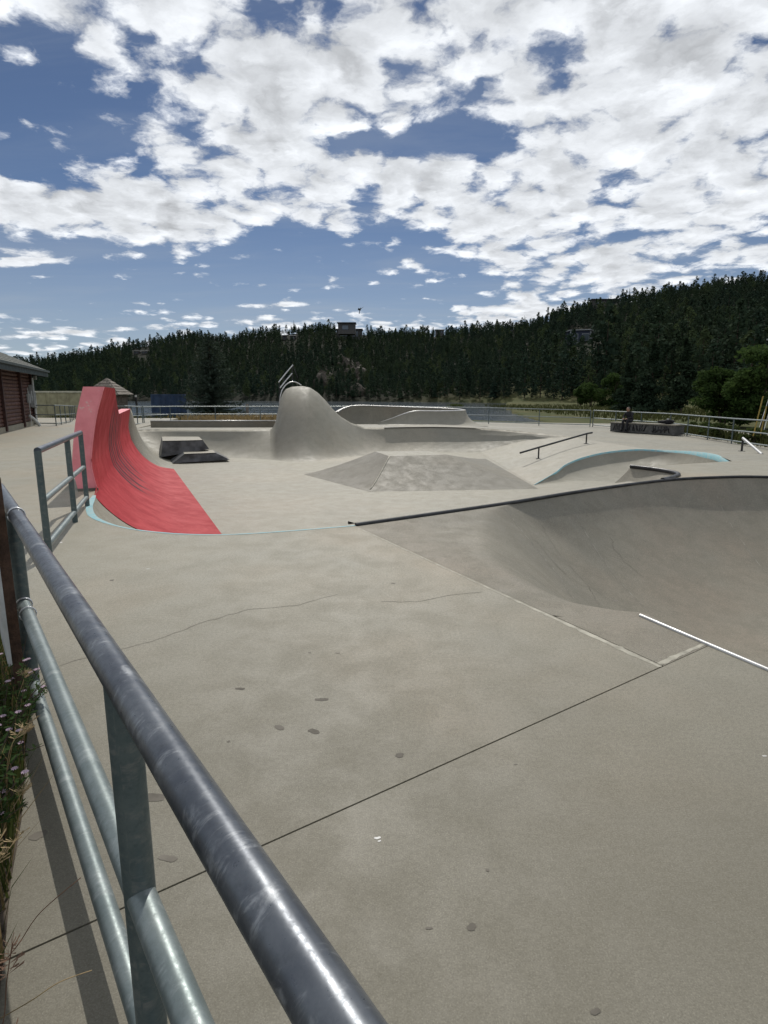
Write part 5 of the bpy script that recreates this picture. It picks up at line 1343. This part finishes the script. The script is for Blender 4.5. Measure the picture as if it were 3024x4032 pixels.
def shed(root, Wd, ht, depth, roof):
    V = [(-.6, -.7, ht+.05), (Wd+.3, -.7, ht+.35), (Wd+.3, depth, ht+.35), (-.6, depth, ht+.05)]; V += [(x, y, z+.28) for x, y, z in V]
    mk('roof', V, [(0, 3, 2, 1), (4, 5, 6, 7), (0, 1, 5, 4), (1, 2, 6, 5), (2, 3, 7, 6), (3, 0, 4, 7)], roof, root)
    V = [(Wd+.3, -.5, ht+.35), (Wd+3.6, -.5, ht-1.9), (Wd+3.6, 5, ht-1.9), (Wd+.3, 5, ht+.35)]; V += [(x, y, z+.25) for x, y, z in V]
    mk('wing_roof', V, [(0, 3, 2, 1), (4, 5, 6, 7), (0, 1, 5, 4), (1, 2, 6, 5), (2, 3, 7, 6), (3, 0, 4, 7)], roof, root)
    V, Fc = boxv((Wd+1.6, 2.4, ht/2-1.5), (3.0, 4, ht-.6)); mk('wing_wall', V, Fc, 'navy_wall', root)
    V, Fc = boxv((Wd+1.7, -.9, ht*.33), (4.2, 1.6, .22)); mk('balcony', V, Fc, 'white_trim', root)
    for x in (-.05, Wd+.02):
        V, Fc = boxv((x, -.08, ht/2-.6), (.35, .2, ht+1.4)); mk('corner_trim', V, Fc, 'white_trim', root)
    V, Fc = boxv((Wd*.5, -.1, -.25), (Wd, .2, .3)); mk('base_trim', V, Fc, 'white_trim', root)
house('hillside_house', 2245, 1303, 2323, 1347, 168, 'dark navy house with pale trim and two square windows among the pines', 'navy_wall', 'white_trim', [(.06, .17, .36, .72), (.60, .17, .92, .75)], True, shed, 7)
house('hilltop_house', 1325, 1297, 1425, 1330, 335, 'wide dark modern house on the middle hilltop', 'house_dark', 'house_stone', [(.15, .2, .28, .7), (.32, .2, .44, .7), (.48, .2, .58, .7), (.66, .15, .72, .75), (.78, .15, .84, .75)], False, None, 10)
r_ = house('hilltop_house', 1331, 1272, 1398, 1300, 345, 'flat-roofed upper block standing behind the wide dark hilltop house', 'house_stone', 'house_dark', [(.25, .1, .6, .65)], False, None, 8)
for (x0, y0, x1, y1, Y, lb) in [(526, 1383, 546, 1392, 395, 'small white-roofed house on the left hill'), (557, 1383, 582, 1391, 398, 'second white-roofed house right beside another on the left hill'), (1112, 1322, 1126, 1334, 330, 'small pale-roofed cabin left of the wide dark hilltop house'), (1142, 1323, 1162, 1334, 330, 'pale-roofed cabin nearer to the wide dark hilltop house'), (1716, 1300, 1748, 1312, 372, 'white-roofed house on the low ridge right of the hilltop house'), (2330, 1180, 2440, 1200, 318, 'low brown house on the crest of the right-hand ridge'), (2750, 1210, 2768, 1218, 235, 'tiny white-roofed cabin high in the right-hand pines')]:
    house('ridge_house', x0, y0, x1, y1, Y, lb, 'house_stone', 'roof_pale' if 'brown' not in lb else 'house_dark', [(.2, .2, .4, .6), (.6, .2, .8, .6)], False, None, 4)
# rock outcrops on the bare face
rs2 = random.Random(9)
for i in range(26):
    sx, sy = rs2.uniform(1265, 1425), rs2.uniform(1440, 1560)
    # find the point of the hill under that pixel
    d = ray(sx, sy); best = None
    for Y in np.linspace(215, 400, 120):
        p = np.array((d[0]*Y/d[1], Y, CH+d[2]*Y/d[1])); t = math.atan2(p[0], p[1])
        if float(hill(t, math.hypot(p[0], p[1]))) >= p[2]: best = p; break
    if best is None: continue
    V, Fc = [], []; s = rs2.uniform(2.0, 4.5)
    bm = bmesh.new(); bmesh.ops.create_icosphere(bm, subdivisions=2, radius=1)
    for v in bm.verts:
        kx = 1+rs2.uniform(-.25, .25); v.co = Vector((v.co.x*s*kx, v.co.y*s*.7*kx, v.co.z*s*1.3*kx))
    me = bpy.data.meshes.new('rock_outcrop'); bm.to_mesh(me); bm.free(); me.materials.append(MATS['rock'])
    o = bpy.data.objects.new('rock_outcrop', me); COL.objects.link(o); o.location = best
    tag(o, 'brown rock outcrop on the bare face below the wide dark hilltop house', 'rock', 'rock outcrops below the hilltop house')

# ------------------------------------------------------------------ bird
q = YP(1418, 1220, 60); root = empty('bird', q, 'dark bird gliding in the sky above the hilltop house', 'bird'); root.scale = (.55, .55, .55)
bp_ = []
for i, (t, r) in enumerate([(-.42, .01), (-.3, .05), (0, .09), (.25, .07), (.36, .06), (.45, .02)]): bp_.append((t*.35, 0, t*.9))
VV, FF, U = tube(bp_, [.02, .06, .10, .08, .06, .015], 8); mk('body', VV, FF, 'bird', root, True)
for sx in (-1, 1):
    mk('wing', [(-.05, 0, -.08), (.12, 0, .16), (sx*.5+.2, -.12, .45+.15*sx), (sx*.42, -.1, .12+.2*sx)], [(0, 1, 2, 3)], 'bird', root)
mk('tail', [(-.12, 0, -.3), (-.26, 0, -.62), (-.10, 0, -.66), (-.04, 0, -.3)], [(0, 1, 2, 3)], 'bird', root)
